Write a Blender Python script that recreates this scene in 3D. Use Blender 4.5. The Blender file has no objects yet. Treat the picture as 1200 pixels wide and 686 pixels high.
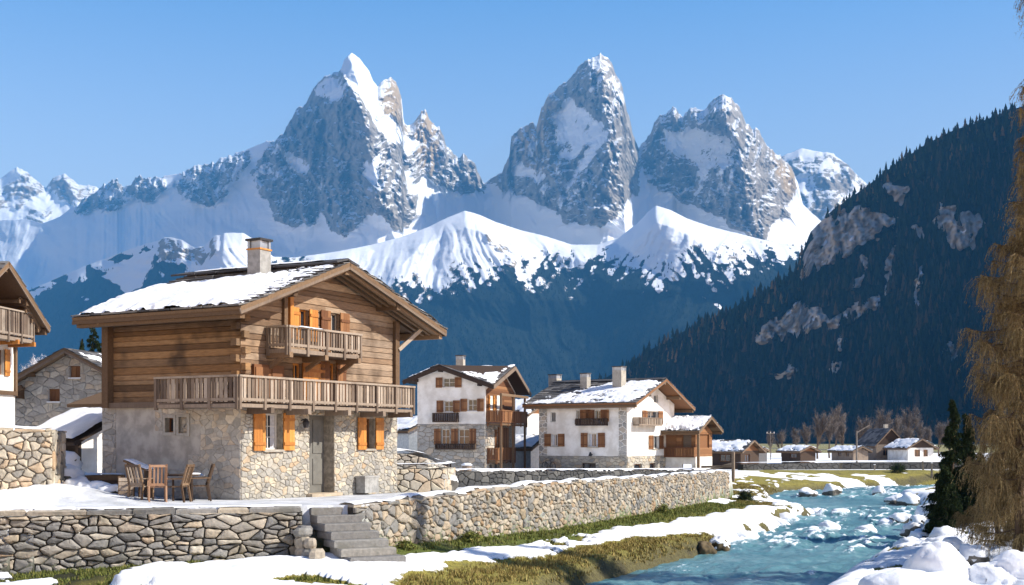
EXPO = 0.85; HAZE = 6.6e-5; HAZE_COL = (.09, .40, .90)
import bpy, math, random
import numpy as np
from mathutils import Vector, Matrix, noise as mnoise
random.seed(7); RS = np.random.RandomState(11)
R = math.radians
F, HX, HY, CZ = 1449.0, 600.0, 515.0, 1.65        # focal length and horizon measured on the photograph, eye height in metres
scn = bpy.context.scene
col = scn.collection

def P(u, v, Y):
    return Vector(((u - HX) / F * Y, Y, CZ - (v - HY) / F * Y))

# ------------------------------------------------------------------ tagging
def tag(o, label=None, cat=None, group=None, kind=None):
    if label: o['label'] = label
    if cat: o['category'] = cat
    if group: o['group'] = group
    if kind: o['kind'] = kind
    return o

def thing(name, label, cat, loc=(0, 0, 0), rz=0.0, group=None):
    o = bpy.data.objects.new(name, None)
    o.empty_display_size = .2
    col.objects.link(o)
    o.location = loc; o.rotation_euler = (0, 0, rz)
    return tag(o, label, cat, group)

def dup(root, loc, rz=0.0, label=None, group=None, scale=None):
    r = root.copy(); col.objects.link(r)
    r.location = loc; r.rotation_euler = (0, 0, rz)
    if scale: r.scale = scale
    if label: r['label'] = label
    if group: r['group'] = group
    for ch in list(root.children):
        c = ch.copy(); col.objects.link(c); c.parent = r
        for g in ch.children:
            d = g.copy(); col.objects.link(d); d.parent = c
    return r

# ------------------------------------------------------------------ noise
def _h(ix, iy, s):
    h = (ix.astype(np.uint32) * np.uint32(374761393) + iy.astype(np.uint32) * np.uint32(668265263)
         + np.uint32((s * 362437 + 97) & 0xffffffff))
    h = (h ^ (h >> np.uint32(13))) * np.uint32(1274126177)
    h = h ^ (h >> np.uint32(16))
    return h.astype(np.float64) / 4294967295.0

def vn(x, y, s=0):
    x = np.asarray(x, float); y = np.asarray(y, float)
    ix = np.floor(x).astype(np.int64); iy = np.floor(y).astype(np.int64)
    fx = x - ix; fy = y - iy
    fx = fx * fx * fx * (fx * (fx * 6 - 15) + 10); fy = fy * fy * fy * (fy * (fy * 6 - 15) + 10)
    a = _h(ix, iy, s); b = _h(ix + 1, iy, s); c = _h(ix, iy + 1, s); d = _h(ix + 1, iy + 1, s)
    return (a + (b - a) * fx) * (1 - fy) + (c + (d - c) * fx) * fy

def fbm(x, y, s=0, o=4, g=.5):
    t = 0; a = 1; n = 0
    for i in range(o):
        c, sn = math.cos(.6 * i), math.sin(.6 * i)
        t = t + a * (vn((x * c - y * sn) * 2 ** i + 13.1 * i, (x * sn + y * c) * 2 ** i + 7.7 * i, s + i) * 2 - 1); n += a; a *= g
    return t / n

def ridged(x, y, s=0, o=4, g=.5):
    t = 0; a = 1; n = 0
    for i in range(o):
        t = t + a * (1 - np.abs(vn(x * 2 ** i + 13.1 * i, y * 2 ** i + 7.7 * i, s + i) * 2 - 1)); n += a; a *= g
    return t / n

def sst(x, a, b):
    t = np.clip((np.asarray(x, float) - a) / (b - a), 0, 1)
    return t * t * (3 - 2 * t)

def pip(u, v, poly):
    ins = np.zeros(np.shape(u), bool)
    n = len(poly); j = n - 1
    for i in range(n):
        xi, yi = poly[i]; xj, yj = poly[j]
        if yi != yj:
            ins ^= ((yi > v) != (yj > v)) & (u < (xj - xi) * (v - yi) / (yj - yi) + xi)
        j = i
    return ins

# ------------------------------------------------------------------ materials
class Mt:
    def __init__(s, name):
        s.m = bpy.data.materials.new(name); s.m.use_nodes = True
        s.t = s.m.node_tree; s.b = s.t.nodes['Principled BSDF']; s.b.inputs['Specular IOR Level'].default_value = .3
    def n(s, ty, **kw):
        o = s.t.nodes.new(ty)
        for k, v in kw.items():
            if k.startswith('_'): setattr(o, k[1:], v)
            else:
                key = int(k[1:]) if k[0] == 'i' and k[1:].isdigit() else k.replace('__', ' ')
                s.put(o.inputs[key], v)
        return o
    def put(s, sock, v):
        if hasattr(v, 'is_output') or isinstance(v, bpy.types.NodeSocket): s.t.links.new(v, sock)
        else: sock.default_value = v
    def math(s, op, a, b=0.0, clamp=False):
        o = s.n('ShaderNodeMath', _operation=op, _use_clamp=clamp); s.put(o.inputs[0], a); s.put(o.inputs[1], b); return o.outputs[0]
    def mix(s, f, a, b, bt='MIX'):
        o = s.n('ShaderNodeMix', _data_type='RGBA', _blend_type=bt); s.put(o.inputs[0], f)
        s.put(o.inputs[6], (*a, 1) if isinstance(a, tuple) and len(a) == 3 else a)
        s.put(o.inputs[7], (*b, 1) if isinstance(b, tuple) and len(b) == 3 else b); return o.outputs[2]
    def ramp(s, f, stops, interp='LINEAR'):
        o = s.n('ShaderNodeValToRGB'); e = o.color_ramp.elements; o.color_ramp.interpolation = interp
        while len(e) < len(stops): e.new(.5)
        for k, (p, c) in enumerate(stops):
            e[k].position = p; e[k].color = (*c, 1) if len(c) == 3 else c
        s.put(o.inputs[0], f); return o.outputs[0]
    def smooth(s, f, a, b):
        o = s.n('ShaderNodeMapRange', _interpolation_type='SMOOTHSTEP'); s.put(o.inputs[0], f)
        o.inputs[1].default_value = a; o.inputs[2].default_value = b; return o.outputs[0]
    def coord(s, stretch=(1, 1, 1), kind='Object'):
        c = s.n('ShaderNodeTexCoord').outputs[kind]
        return s.n('ShaderNodeMapping', Vector=c, Scale=stretch).outputs[0]
    def noise(s, vec, scale, detail=4, rough=.55, dist=0.0):
        o = s.n('ShaderNodeTexNoise', Vector=vec, Scale=scale, Detail=detail, Roughness=rough, Distortion=dist); return o.outputs[0]
    def attr(s, name):
        return s.n('ShaderNodeAttribute', _attribute_name=name).outputs['Fac']
    def bump(s, h, strength, dist=.02):
        o = s.n('ShaderNodeBump', Strength=strength, Distance=dist, Height=h); s.t.links.new(o.outputs[0], s.b.inputs['Normal'])
    def out(s, color, rough=.8, spec=None):
        s.put(s.b.inputs['Base Color'], (*color, 1) if isinstance(color, tuple) and len(color) == 3 else color)
        s.put(s.b.inputs['Roughness'], rough)
        if spec is not None: s.b.inputs['Specular IOR Level'].default_value = spec
        return s.m

def toned(name, stops, stretch=(1, 1, 1), nscale=6, namp=.5, rough=.85, bump=.3, bd=.01, spec=.25, dirt=None):
    """surface whose colour is chosen per board/stone by the tone attribute, with grain and wear"""
    m = Mt(name); v = m.coord(stretch)
    base = m.ramp(m.attr('tone'), stops)
    n1 = m.noise(v, nscale, 6, .62); n2 = m.noise(m.coord(), nscale * .22, 3)
    k = m.math('ADD', m.math('MULTIPLY', n1, namp * 2), 1 - namp)
    c = m.mix(1.0, base, m.n('ShaderNodeCombineColor', Red=k, Green=k, Blue=k).outputs[0], 'MULTIPLY')
    if dirt: c = m.mix(m.math('MULTIPLY', m.smooth(n2, .48, .7), dirt[1]), c, dirt[0])
    m.bump(n1, bump, bd)
    return m.out(c, rough, spec)

def plain(name, c, rough=.6, var=.25, scale=5, bump=.1, metal=0, spec=.3, c2=None):
    m = Mt(name); v = m.coord(); n = m.noise(v, scale, 5)
    d = c2 or tuple(max(0, x * (1 - var)) for x in c)
    m.bump(n, bump, .01); m.b.inputs['Metallic'].default_value = metal
    return m.out(m.mix(m.smooth(n, .35, .65), c, d), rough, spec)

M = {}
M['log'] = toned('old_log_wood', [(0, (.10, .06, .033)), (.25, (.19, .105, .048)), (.5, (.26, .15, .07)), (.7, (.155, .105, .066)), (.88, (.30, .175, .082)), (1, (.22, .155, .10))], (1, 1, 9), 3.2, .75, .85, .7, .03, .2, ((.04, .028, .02), .85))
M['log_grey'] = toned('sun_bleached_logs', [(0, (.13, .083, .052)), (.3, (.22, .145, .092)), (.6, (.31, .215, .14)), (.85, (.23, .175, .13)), (1, (.37, .27, .185))], (1, 1, 9), 3.2, .7, .85, .7, .03, .2, ((.075, .05, .034), .8))
M['grey_wood'] = toned('weathered_grey_wood', [(0, (.09, .066, .05)), (.35, (.19, .145, .11)), (.7, (.29, .235, .185)), (1, (.40, .335, .27))], (6, 6, 1), 4, .45, .88, .4, .01, .2, ((.09, .06, .045), .5))
M['beam'] = toned('brown_beam_wood', [(0, (.075, .045, .026)), (.5, (.14, .088, .05)), (1, (.24, .16, .098))], (3, 3, 3), 5, .5, .85, .4, .01)
M['orange_wood'] = toned('varnished_larch_wood', [(0, (.36, .135, .022)), (.5, (.48, .19, .035)), (1, (.56, .25, .055))], (8, 8, 1), 3, .45, .6, .3, .006, .35, ((.16, .06, .015), .5))
M['brown_wood'] = toned('brown_shutter_wood', [(0, (.12, .05, .022)), (.5, (.19, .085, .035)), (1, (.27, .135, .06))], (6, 6, 1), 4, .4, .75, .3)
M['dark_wood'] = toned('dark_old_wood', [(0, (.03, .02, .015)), (.5, (.055, .035, .024)), (1, (.09, .06, .04))], (4, 4, 1), 4, .4, .85, .3)
STONE = [(0, (.11, .108, .105)), (.2, (.23, .225, .215)), (.4, (.34, .295, .235)), (.55, (.18, .175, .17)), (.7, (.40, .345, .265)), (.82, (.29, .195, .115)), (.92, (.46, .42, .35)), (1, (.30, .24, .165))]
M['masonry'] = toned('mortared_rubble_stone', [(0, (.25, .24, .22)), (.25, (.40, .36, .29)), (.5, (.32, .305, .275)), (.7, (.48, .43, .335)), (.85, (.38, .28, .185)), (1, (.52, .475, .385))], (1, 1, 1), 9, .4, .9, .6, .03, .2, ((.2, .18, .15), .45))
M['masonry_grey'] = toned('grey_rubble_stone', [(0, (.24, .235, .22)), (.3, (.40, .385, .355)), (.6, (.33, .32, .295)), (.85, (.46, .385, .30)), (1, (.50, .47, .41))], (1, 1, 1), 9, .4, .9, .6, .03, .2, ((.16, .15, .14), .45))
M['drystone'] = toned('dry_stone', STONE, (1, 1, 1), 9, .5, .92, .8, .03, .2, ((.13, .125, .10), .55))
M['fieldstone'] = toned('warm_field_stone', [(0, (.22, .21, .19)), (.3, (.38, .34, .27)), (.6, (.48, .43, .34)), (.8, (.42, .30, .19)), (1, (.55, .52, .45))], (1, 1, 1), 9, .45, .92, .8, .03, .2, ((.15, .13, .10), .5))
M['mortar'] = plain('lime_mortar', (.35, .315, .26), .95, .4, 7, .5)
M['mortar_grey'] = plain('grey_render', (.40, .385, .36), .95, .35, 2.2, .4)
M['core'] = plain('dark_joint_earth', (.055, .05, .04), .98, .5, 9, .4)
M['plaster'] = plain('white_lime_plaster', (.78, .76, .72), .92, .1, 1.1, .35, c2=(.60, .57, .52))
M['slate'] = toned('slate_roof_stone', [(0, (.045, .045, .05)), (.5, (.10, .098, .10)), (1, (.2, .19, .18))], (1, 1, 1), 8, .5, .8, .5, .01)
M['concrete'] = plain('rough_concrete', (.34, .335, .32), .9, .3, 5, .3)
M['iron'] = plain('dark_iron', (.03, .03, .033), .5, .3, 8, .05)
M['tin'] = plain('zinc_sheet', (.33, .36, .40), .4, .2, 5, .05, metal=.6)
M['copper'] = plain('orange_clay', (.55, .24, .06), .8, .2, 8, .1)
M['door'] = plain('grey_door_paint', (.15, .145, .13), .75, .2, 4, .1)
M['frame_white'] = plain('white_window_paint', (.62, .60, .56), .6, .15, 6, .05)
M['curtain'] = plain('curtain_cloth', (.55, .56, .6), .9, .2, 9, .1)
M['post'] = plain('grey_post_wood', (.2, .17, .14), .9, .4, 6, .2)
def _glass():
    m = Mt('window_glass'); n = m.noise(m.coord(), 1.5, 2); m.bump(n, .05, .02)
    return m.out(m.mix(n, (.012, .014, .018), (.03, .035, .045)), .06, .6)
M['glass'] = _glass()
def _snow(name='snow'):
    m = Mt(name); v = m.coord(kind='Object'); n = m.noise(v, 3.0, 8, .6); f = m.noise(v, 45, 3)
    h = m.math('ADD', n, m.math('MULTIPLY', f, .12)); m.bump(h, .55, .08)
    m.b.inputs['Subsurface Weight'].default_value = 0
    return m.out(m.mix(n, (.72, .74, .79), (.88, .89, .90)), .65, .3)
M['snow'] = _snow()

# ------------------------------------------------------------------ mesh builder
class MB:
    def __init__(s): s.v = []; s.f = []; s.t = []
    def add(s, vs, fs, tone=.5):
        o = len(s.v); s.v += [tuple(p) for p in vs]
        for f in fs: s.f.append([i + o for i in f]); s.t.append(tone)
        return s
    def box(s, x0, x1, y0, y1, z0, z1, tone=None):
        if tone is None: tone = random.random()
        vs = [(x, y, z) for z in (z0, z1) for y in (y0, y1) for x in (x0, x1)]
        return s.add(vs, [(0, 2, 3, 1), (4, 5, 7, 6), (0, 1, 5, 4), (2, 6, 7, 3), (0, 4, 6, 2), (1, 3, 7, 5)], tone)
    def bar(s, p0, p1, w, h, up=(0, 0, 1), tone=None, taper=1.0):
        if tone is None: tone = random.random()
        p0 = Vector(p0); p1 = Vector(p1); d = (p1 - p0).normalized(); up = Vector(up)
        if abs(d.dot(up)) > .98: up = Vector((0, 1, 0))
        a = d.cross(up).normalized(); b = a.cross(d)
        vs = []
        for p, k in ((p0, 1), (p1, taper)):
            for x, y in ((-1, -1), (1, -1), (1, 1), (-1, 1)): vs.append(p + a * (x * w * k / 2) + b * (y * h * k / 2))
        return s.add(vs, [(3, 2, 1, 0), (4, 5, 6, 7), (0, 1, 5, 4), (1, 2, 6, 5), (2, 3, 7, 6), (3, 0, 4, 7)], tone)
    def tube(s, pts, rs, n=8, tone=.5, cap=True):
        pts = [Vector(p) for p in pts]; o = len(s.v); m = len(pts)
        for i, p in enumerate(pts):
            d = (pts[min(i + 1, m - 1)] - pts[max(i - 1, 0)]).normalized()
            a = d.cross(Vector((0, 0, 1)) if abs(d.z) < .95 else Vector((1, 0, 0))).normalized(); b = d.cross(a)
            for k in range(n):
                t = 2 * math.pi * k / n; s.v.append(tuple(p + (a * math.cos(t) + b * math.sin(t)) * rs[i]))
        for i in range(m - 1):
            for k in range(n):
                s.f.append([o + i * n + k, o + i * n + (k + 1) % n, o + (i + 1) * n + (k + 1) % n, o + (i + 1) * n + k]); s.t.append(tone)
        if cap:
            s.f.append([o + k for k in range(n)][::-1]); s.t.append(tone)
            s.f.append([o + (m - 1) * n + k for k in range(n)]); s.t.append(tone)
        return s
    def ring(s, c, ax, r, rt, n=20, k=6, tone=.5):
        c = Vector(c); ax = Vector(ax).normalized(); a = ax.orthogonal().normalized(); b = ax.cross(a)
        pts = [c + (a * math.cos(2 * math.pi * i / n) + b * math.sin(2 * math.pi * i / n)) * r for i in range(n + 1)]
        return s.tube(pts, [rt] * (n + 1), k, tone, False)
    def slab(s, poly, th, tone=.5, dirn=None):
        poly = [Vector(p) for p in poly]
        nrm = Vector(dirn).normalized() if dirn else (poly[1] - poly[0]).cross(poly[2] - poly[0]).normalized()
        n = len(poly); vs = poly + [p - nrm * th for p in poly]
        fs = [tuple(range(n)), tuple(range(2 * n - 1, n - 1, -1))] + [(i, i + n, (i + 1) % n + n, (i + 1) % n) for i in range(n)]
        return s.add(vs, fs, tone)
    def build(s, name, mat, parent=None, loc=None, smooth=False):
        me = bpy.data.meshes.new(name); me.from_pydata(s.v, [], s.f)
        a = me.attributes.new('tone', 'FLOAT', 'FACE'); a.data.foreach_set('value', np.array(s.t, dtype=np.float32))
        if smooth: me.polygons.foreach_set('use_smooth', np.ones(len(s.f), dtype=bool))
        me.materials.append(mat); me.update()
        o = bpy.data.objects.new(name, me); col.objects.link(o)
        if parent: o.parent = parent
        if loc: o.location = loc
        return o

def grid_mesh(name, X, Y, Z, mat, attrs=None, parent=None, smooth=True, keep=None):
    """one sheet from (rows, cols) arrays"""
    nr, nc = X.shape
    V = np.stack([X, Y, Z], -1).reshape(-1, 3).astype(np.float32)
    idx = np.arange(nr * nc).reshape(nr, nc)
    q = np.stack([idx[:-1, :-1], idx[:-1, 1:], idx[1:, 1:], idx[1:, :-1]], -1)
    if keep is not None:
        kk = keep[:-1, :-1] & keep[:-1, 1:] & keep[1:, 1:] & keep[1:, :-1]; q = q[kk]
    q = q.reshape(-1, 4)
    return raw_mesh(name, V, q, mat, attrs, parent, smooth)

def raw_mesh(name, V, q, mat, attrs=None, parent=None, smooth=True):
    k = q.shape[1]
    me = bpy.data.meshes.new(name)
    me.vertices.add(len(V)); me.vertices.foreach_set('co', V.astype(np.float32).ravel())
    me.loops.add(q.size); me.loops.foreach_set('vertex_index', q.ravel().astype(np.int32))
    me.polygons.add(len(q)); me.polygons.foreach_set('loop_start', np.arange(0, q.size, k, dtype=np.int32))
    me.update(calc_edges=True)
    me.polygons.foreach_set('use_smooth', np.full(len(q), smooth, dtype=bool))
    for an, av in (attrs or {}).items():
        at = me.attributes.new(an, 'FLOAT', 'POINT'); at.data.foreach_set('value', np.asarray(av, dtype=np.float32).ravel())
    me.materials.append(mat); me.validate(); me.update()
    o = bpy.data.objects.new(name, me); col.objects.link(o)
    if parent: o.parent = parent
    return o

# ------------------------------------------------------------------ polygons / stones
def clip(poly, a, b, c):
    """keep a*x+b*y<=c"""
    out = []; n = len(poly)
    for i in range(n):
        p = poly[i]; q = poly[(i + 1) % n]
        dp = a * p[0] + b * p[1] - c; dq = a * q[0] + b * q[1] - c
        if dp <= 0: out.append(p)
        if dp * dq < 0:
            t = dp / (dp - dq); out.append((p[0] + (q[0] - p[0]) * t, p[1] + (q[1] - p[1]) * t))
    return out

def area(p):
    return .5 * sum(p[i][0] * p[(i + 1) % len(p)][1] - p[(i + 1) % len(p)][0] * p[i][1] for i in range(len(p)))

def stones(mb, mp, s0, s1, z0, top, holes=(), size=.3, sq=.7, gap=.012, h=.05, big=.25, rnd=1, round_=1, tone=None, cut=.14):
    """irregular stones packed over the wall plane; each stone is a rounded raised block with its own tone"""
    rs = random.Random(rnd); zmax = max(top(s0 + (s1 - s0) * i / 20) for i in range(21)); Z = 1 / sq
    seeds = []; y = z0 * Z - size; row = 0
    while y < zmax * Z + size:
        x = s0 - size + (row % 2) * size / 2
        while x < s1 + size:
            if rs.random() > big: seeds.append((x + rs.uniform(-.42, .42) * size, y + rs.uniform(-.2, .2) * size))
            x += size
        y += size * .87; row += 1
    S = np.array(seeds)
    for i, (x, y) in enumerate(seeds):
        d2 = ((S - S[i]) ** 2).sum(1); nb = np.argpartition(d2, 20)[:20] if len(d2) > 20 else np.arange(len(d2)); nb = nb[np.argsort(d2[nb])][1:16]
        r = size * 1.9; poly = [(x - r, y - r), (x + r, y - r), (x + r, y + r), (x - r, y + r)]
        for j in nb:
            a, b = S[j] - S[i]; c = (S[j] @ S[j] - S[i] @ S[i]) / 2
            poly = clip(poly, a, b, c)
            if len(poly) < 3: break
        poly = [(px, py * sq) for px, py in poly]
        poly = clip(clip(clip(poly, -1, 0, -s0), 1, 0, s1), 0, -1, -z0) if len(poly) >= 3 else []
        if len(poly) < 3: continue
        poly = [(px, min(py, top(px))) for px, py in poly]
        pieces = [poly]
        for (ha, hb, hz0, hz1) in holes:
            nw = []
            for p in pieces:
                xs = [q[0] for q in p]; ys = [q[1] for q in p]
                if max(xs) <= ha or min(xs) >= hb or max(ys) <= hz0 or min(ys) >= hz1: nw.append(p); continue
                mid = clip(clip(p, -1, 0, -ha), 1, 0, hb)
                for c in (clip(p, 1, 0, ha), clip(p, -1, 0, -hb), clip(mid, 0, 1, hz0) if mid else [], clip(mid, 0, -1, -hz1) if mid else []):
                    if len(c) >= 3: nw.append(c)
            pieces = nw
        tn = rs.random() if tone is None else tone(rs, x, y * sq); dep = h * rs.uniform(.55, 1.25)
        for p in pieces:
            if abs(area(p)) < size * size * sq * .03: continue
            for _ in range(round_):
                q = []
                for a in range(len(p)):
                    p0 = p[a]; p1 = p[(a + 1) % len(p)]
                    q += [(p0[0] * (1 - cut) + p1[0] * cut, p0[1] * (1 - cut) + p1[1] * cut), (p0[0] * cut + p1[0] * (1 - cut), p0[1] * cut + p1[1] * (1 - cut))]
                p = q
            q = []
            for a in range(len(p)):
                p0 = p[a]; p1 = p[(a + 1) % len(p)]; ex, ey = p1[0] - p0[0], p1[1] - p0[1]; l = math.hypot(ex, ey); q.append(p0)
                if l > size * .22:
                    j = rs.uniform(-.10, .05) * min(l, size * .6); q.append((p0[0] + ex * .5 + ey / l * j, p0[1] + ey * .5 - ex / l * j))
            p = q; n = len(p); cx = sum(a for a, _ in p) / n; cy = sum(b for _, b in p) / n
            tx, ty = rs.uniform(-.25, .25) * dep / size, rs.uniform(-.25, .25) * dep / size
            vs = []
            for ins, dd in ((gap, -.03), (gap * 1.1, dep * .45), (gap + dep * .35, dep * .85), (gap + dep * 1.1, dep)):
                for a, b in p:
                    l = math.hypot(cx - a, cy - b) + 1e-6; k = min(ins / l, .55)
                    A, B = a + (cx - a) * k, b + (cy - b) * k
                    vs.append(mp(A, dd + (tx * (A - cx) + ty * (B - cy)) * (dd > 0) + (rs.uniform(-.06, .06) * dep if dd > 0 else 0), B))
            vs.append(mp(cx, dep * 1.08, cy)); c = len(vs) - 1
            fs = [(k * n + a, k * n + (a + 1) % n, (k + 1) * n + (a + 1) % n, (k + 1) * n + a) for k in range(3) for a in range(n)]
            fs += [(3 * n + a, 3 * n + (a + 1) % n, c) for a in range(n)]
            mb.add(vs, fs, tn)

def wall(mb, mp, prof, z0, holes=(), depth=.3, row=None, toner=None, bulge=.022, flat=.5):
    """wall sheet with real openings and reveals; row = log height for a log wall"""
    xs = sorted(set([p[0] for p in prof] + [h for q in holes for h in q[:2]]))
    def top(x):
        for (a, za), (b, zb) in zip(prof, prof[1:]):
            if a <= x <= b: return za + (zb - za) * (x - a) / (b - a)
        return prof[-1][1]
    if row:
        segs = []
        x = prof[0][0]
        xs = sorted(set(xs))
    zt = max(p[1] for p in prof)
    zs = {z0, zt}
    for q in holes: zs |= {q[2], q[3]}
    off = {}; rows = []
    if row:
        k = 0; z = z0
        rr = random.Random(int(row * 1e4) + len(prof))
        while z < zt:
            hh = row * rr.uniform(.72, 1.3); zs |= {z, z + .022, z + hh - .022}; off[round(z, 4)] = -bulge; rows.append(z); z += hh
    zs = sorted(zs)
    rt = {}
    for xa, xb in zip(xs, xs[1:]):
        for za, zb in zip(zs, zs[1:]):
            xm, zm = (xa + xb) / 2, (za + zb) / 2
            if any(q[0] < xm < q[1] and q[2] < zm < q[3] for q in holes): continue
            p = [(xa, za), (xb, za), (xb, zb), (xa, zb)]
            ta, tb = top(xa + 1e-6), top(xb - 1e-6)
            if max(ta, tb) <= za: continue
            k = (tb - ta) / (xb - xa); p = clip(p, -k, 1, ta - k * xa)
            if len(p) < 3: continue
            if row:
                ri = sum(1 for q in rows if q < zm) - 1; rt.setdefault(ri, random.random()); tn = rt[ri]
                if toner: tn = toner(ri, xm, tn)
            else: tn = flat
            mb.add([mp(a, off.get(round(b, 4), 0.0), b) for a, b in p], [tuple(range(len(p)))], tn)
    for (a, b, c, d) in holes:
        for (p, q) in (((a, c), (a, d)), ((b, d), (b, c)), ((a, d), (b, d)), ((b, c), (a, c))):
            mb.add([mp(p[0], .002, p[1]), mp(q[0], .002, q[1]), mp(q[0], -depth, q[1]), mp(p[0], -depth, p[1])], [(0, 1, 2, 3)], .5)

class Frame:
    """local house frame: x along the gable wall, y along the ridge, origin at the near corner"""
    def __init__(s, ox, oy, oz, ang): s.o = (ox, oy, oz); s.a = ang
    def hit(s, u, v, plane, val):
        dx, dy, dz = (u - HX) / F, 1.0, -(v - HY) / F
        c, n = math.cos(-s.a), math.sin(-s.a)
        px, py, pz = -s.o[0], -s.o[1], CZ - s.o[2]
        lx, ly = px * c - py * n, px * n + py * c; ex, ey = dx * c - dy * n, dx * n + dy * c
        t = (val - (ly if plane == 'y' else lx)) / (ey if plane == 'y' else ex)
        return (lx + ex * t if plane == 'y' else ly + ey * t), pz + dz * t
    def rect(s, u0, u1, v0, v1, plane, val):
        """opening measured on the photograph -> (s0, s1, z0, z1) on that wall"""
        um, vm = (u0 + u1) / 2, (v0 + v1) / 2
        a = s.hit(u0, vm, plane, val)[0]; b = s.hit(u1, vm, plane, val)[0]
        return min(a, b), max(a, b), s.hit(um, v1, plane, val)[1], s.hit(um, v0, plane, val)[1]

def gable_map(s, d, z): return (s, -d, z)
def side_map(s, d, z): return (-d, s, z)

def window(par, mp, r, recess=.14, fr=.05, frame='frame_white', sh=None, shmat='brown_wood', sw=None, sill=None, bars=(1, 1), curtain=False, name='window', glass='glass', open_=.06, sills='masonry'):
    s0, s1, z0, z1 = r; m = MB()
    def bx(mm, a, b, c, d, d0, d1, tone=None):
        if tone is None: tone = random.random()
        vs = [mp(x, dd, z) for z in (c, d) for dd in (d0, d1) for x in (a, b)]
        mm.add(vs, [(0, 2, 3, 1), (4, 5, 7, 6), (0, 1, 5, 4), (2, 6, 7, 3), (0, 4, 6, 2), (1, 3, 7, 5)], tone)
    d0, d1 = -recess - .05, -recess
    bx(m, s0, s0 + fr, z0, z1, d0, d1); bx(m, s1 - fr, s1, z0, z1, d0, d1)
    bx(m, s0 + fr, s1 - fr, z0, z0 + fr, d0, d1); bx(m, s0 + fr, s1 - fr, z1 - fr, z1, d0, d1)
    w, hh = s1 - s0 - 2 * fr, z1 - z0 - 2 * fr
    for k in range(1, bars[0] + 1):
        x = s0 + fr + w * k / (bars[0] + 1); bx(m, x - fr * .35, x + fr * .35, z0 + fr, z1 - fr, d0 + .01, d1 - .005)
    for k in range(1, bars[1] + 1):
        z = z0 + fr + hh * k / (bars[1] + 1); bx(m, s0 + fr, s1 - fr, z - fr * .25, z + fr * .25, d0 + .012, d1 - .007)
    win = m.build(name, M[frame], par)
    g = MB(); bx(g, s0 + fr * .5, s1 - fr * .5, z0 + fr * .5, z1 - fr * .5, d0 - .03, d0 + .006); g.build('pane', M[glass], win)
    if curtain:
        g = MB()
        bx(g, s0 + fr, s0 + fr + w * .28, z0 + fr, z1 - fr, d0 + .008, d0 + .011); bx(g, s1 - fr - w * .28, s1 - fr, z0 + fr, z1 - fr, d0 + .008, d0 + .011)
        g.build('curtain', M['curtain'], win)
    if sill:
        g = MB(); bx(g, s0 - .06, s1 + .06, z0 - .07, z0 - .004, -.05, .09); g.build('sill', M[sills], win)
        if sill == 'snow':
            g = MB(); bx(g, s0 - .05, s1 + .05, z0 - .003, z0 + .05, -recess + .02, .08); g.build('sill_snow', M['snow'], win)
    for side in (sh or ''):
        g = MB(); ww = sw or (s1 - s0) * .55; zz0, zz1 = z0 - .03, z1 + .03
        a, b = (s0 - ww, s0 - .01) if side == 'l' else (s1 + .01, s1 + ww)
        nb = max(2, int(ww / .13)); e = open_
        for k in range(nb):
            x0 = a + (b - a) * k / nb; x1 = a + (b - a) * (k + 1) / nb - .006
            bx(g, x0, x1, zz0, zz1, .02 + e * .3, .055 + e * .3)
        for z in (zz0 + .18 * (zz1 - zz0), zz0 + .82 * (zz1 - zz0)): bx(g, a + .01, b - .015, z - .045, z + .045, .056 + e * .3, .08 + e * .3, .1)
        g.build('shutter', M[shmat], win)
    return win

def snow_sheet(name, par, o, ex, ey, nrm, mask, thick=.22, res=(60, 40), seed=3, mat='snow', lump=.25):
    """snow lying on a sloping plane: o corner, ex / ey edge vectors, mask(s,t)->signed depth of cover"""
    o, ex, ey, nrm = Vector(o), Vector(ex), Vector(ey), Vector(nrm).normalized()
    a = np.linspace(0, 1, res[0]); b = np.linspace(0, 1, res[1]); A, B = np.meshgrid(a, b)
    lx, ly = ex.length, ey.length
    h = mask(A, B) + .22 * fbm(A * lx * .9, B * ly * .9, seed, 4)
    hh = thick * (1 - np.exp(-np.clip(h, 0, 9) * 5.0)) * (1 + lump * fbm(A * lx * .7, B * ly * .7, seed + 9, 3)) - .03 + np.clip(h, -1, 0) * .1
    X = o.x + A * ex.x + B * ey.x + hh * nrm.x; Y = o.y + A * ex.y + B * ey.y + hh * nrm.y; Z = o.z + A * ex.z + B * ey.z + hh * nrm.z
    return grid_mesh(name, X, Y, Z, M[mat], None, par, True, keep=h > -.12)
# ================================================================== camera, light, air
cam = bpy.data.cameras.new('camera'); cam.sensor_width = 36; cam.lens = F / 1200 * 36; cam.shift_y = (515 - 343) / 1200
cam.clip_start = .1; cam.clip_end = 30000
co = bpy.data.objects.new('camera', cam); col.objects.link(co); co.location = (0, 0, CZ); co.rotation_euler = (R(90), 0, 0)
scn.camera = co
SUN = Vector((.98 * math.cos(R(38)), -.2 * math.cos(R(38)), math.sin(R(38)))).normalized()
sl = bpy.data.lights.new('sun', 'SUN'); sl.energy = 5.0; sl.angle = R(.53); sl.color = (1, .93, .82)
so = bpy.data.objects.new('sun', sl); col.objects.link(so); so.rotation_euler = SUN.to_track_quat('Z', 'Y').to_euler()
wd = bpy.data.worlds.new('World'); scn.world = wd; wd.use_nodes = True
wt = wd.node_tree; sky = wt.nodes.new('ShaderNodeTexSky'); sky.sky_type = 'NISHITA'; sky.sun_disc = False
sky.sun_elevation = math.asin(SUN.z); sky.sun_rotation = math.atan2(SUN.x, SUN.y); sky.altitude = 1200; sky.air_density = 1.25; sky.dust_density = .6; sky.ozone_density = 4
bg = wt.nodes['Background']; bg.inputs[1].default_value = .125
tc = wt.nodes.new('ShaderNodeTexCoord'); sx_ = wt.nodes.new('ShaderNodeSeparateXYZ'); wt.links.new(tc.outputs['Generated'], sx_.inputs[0])
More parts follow.
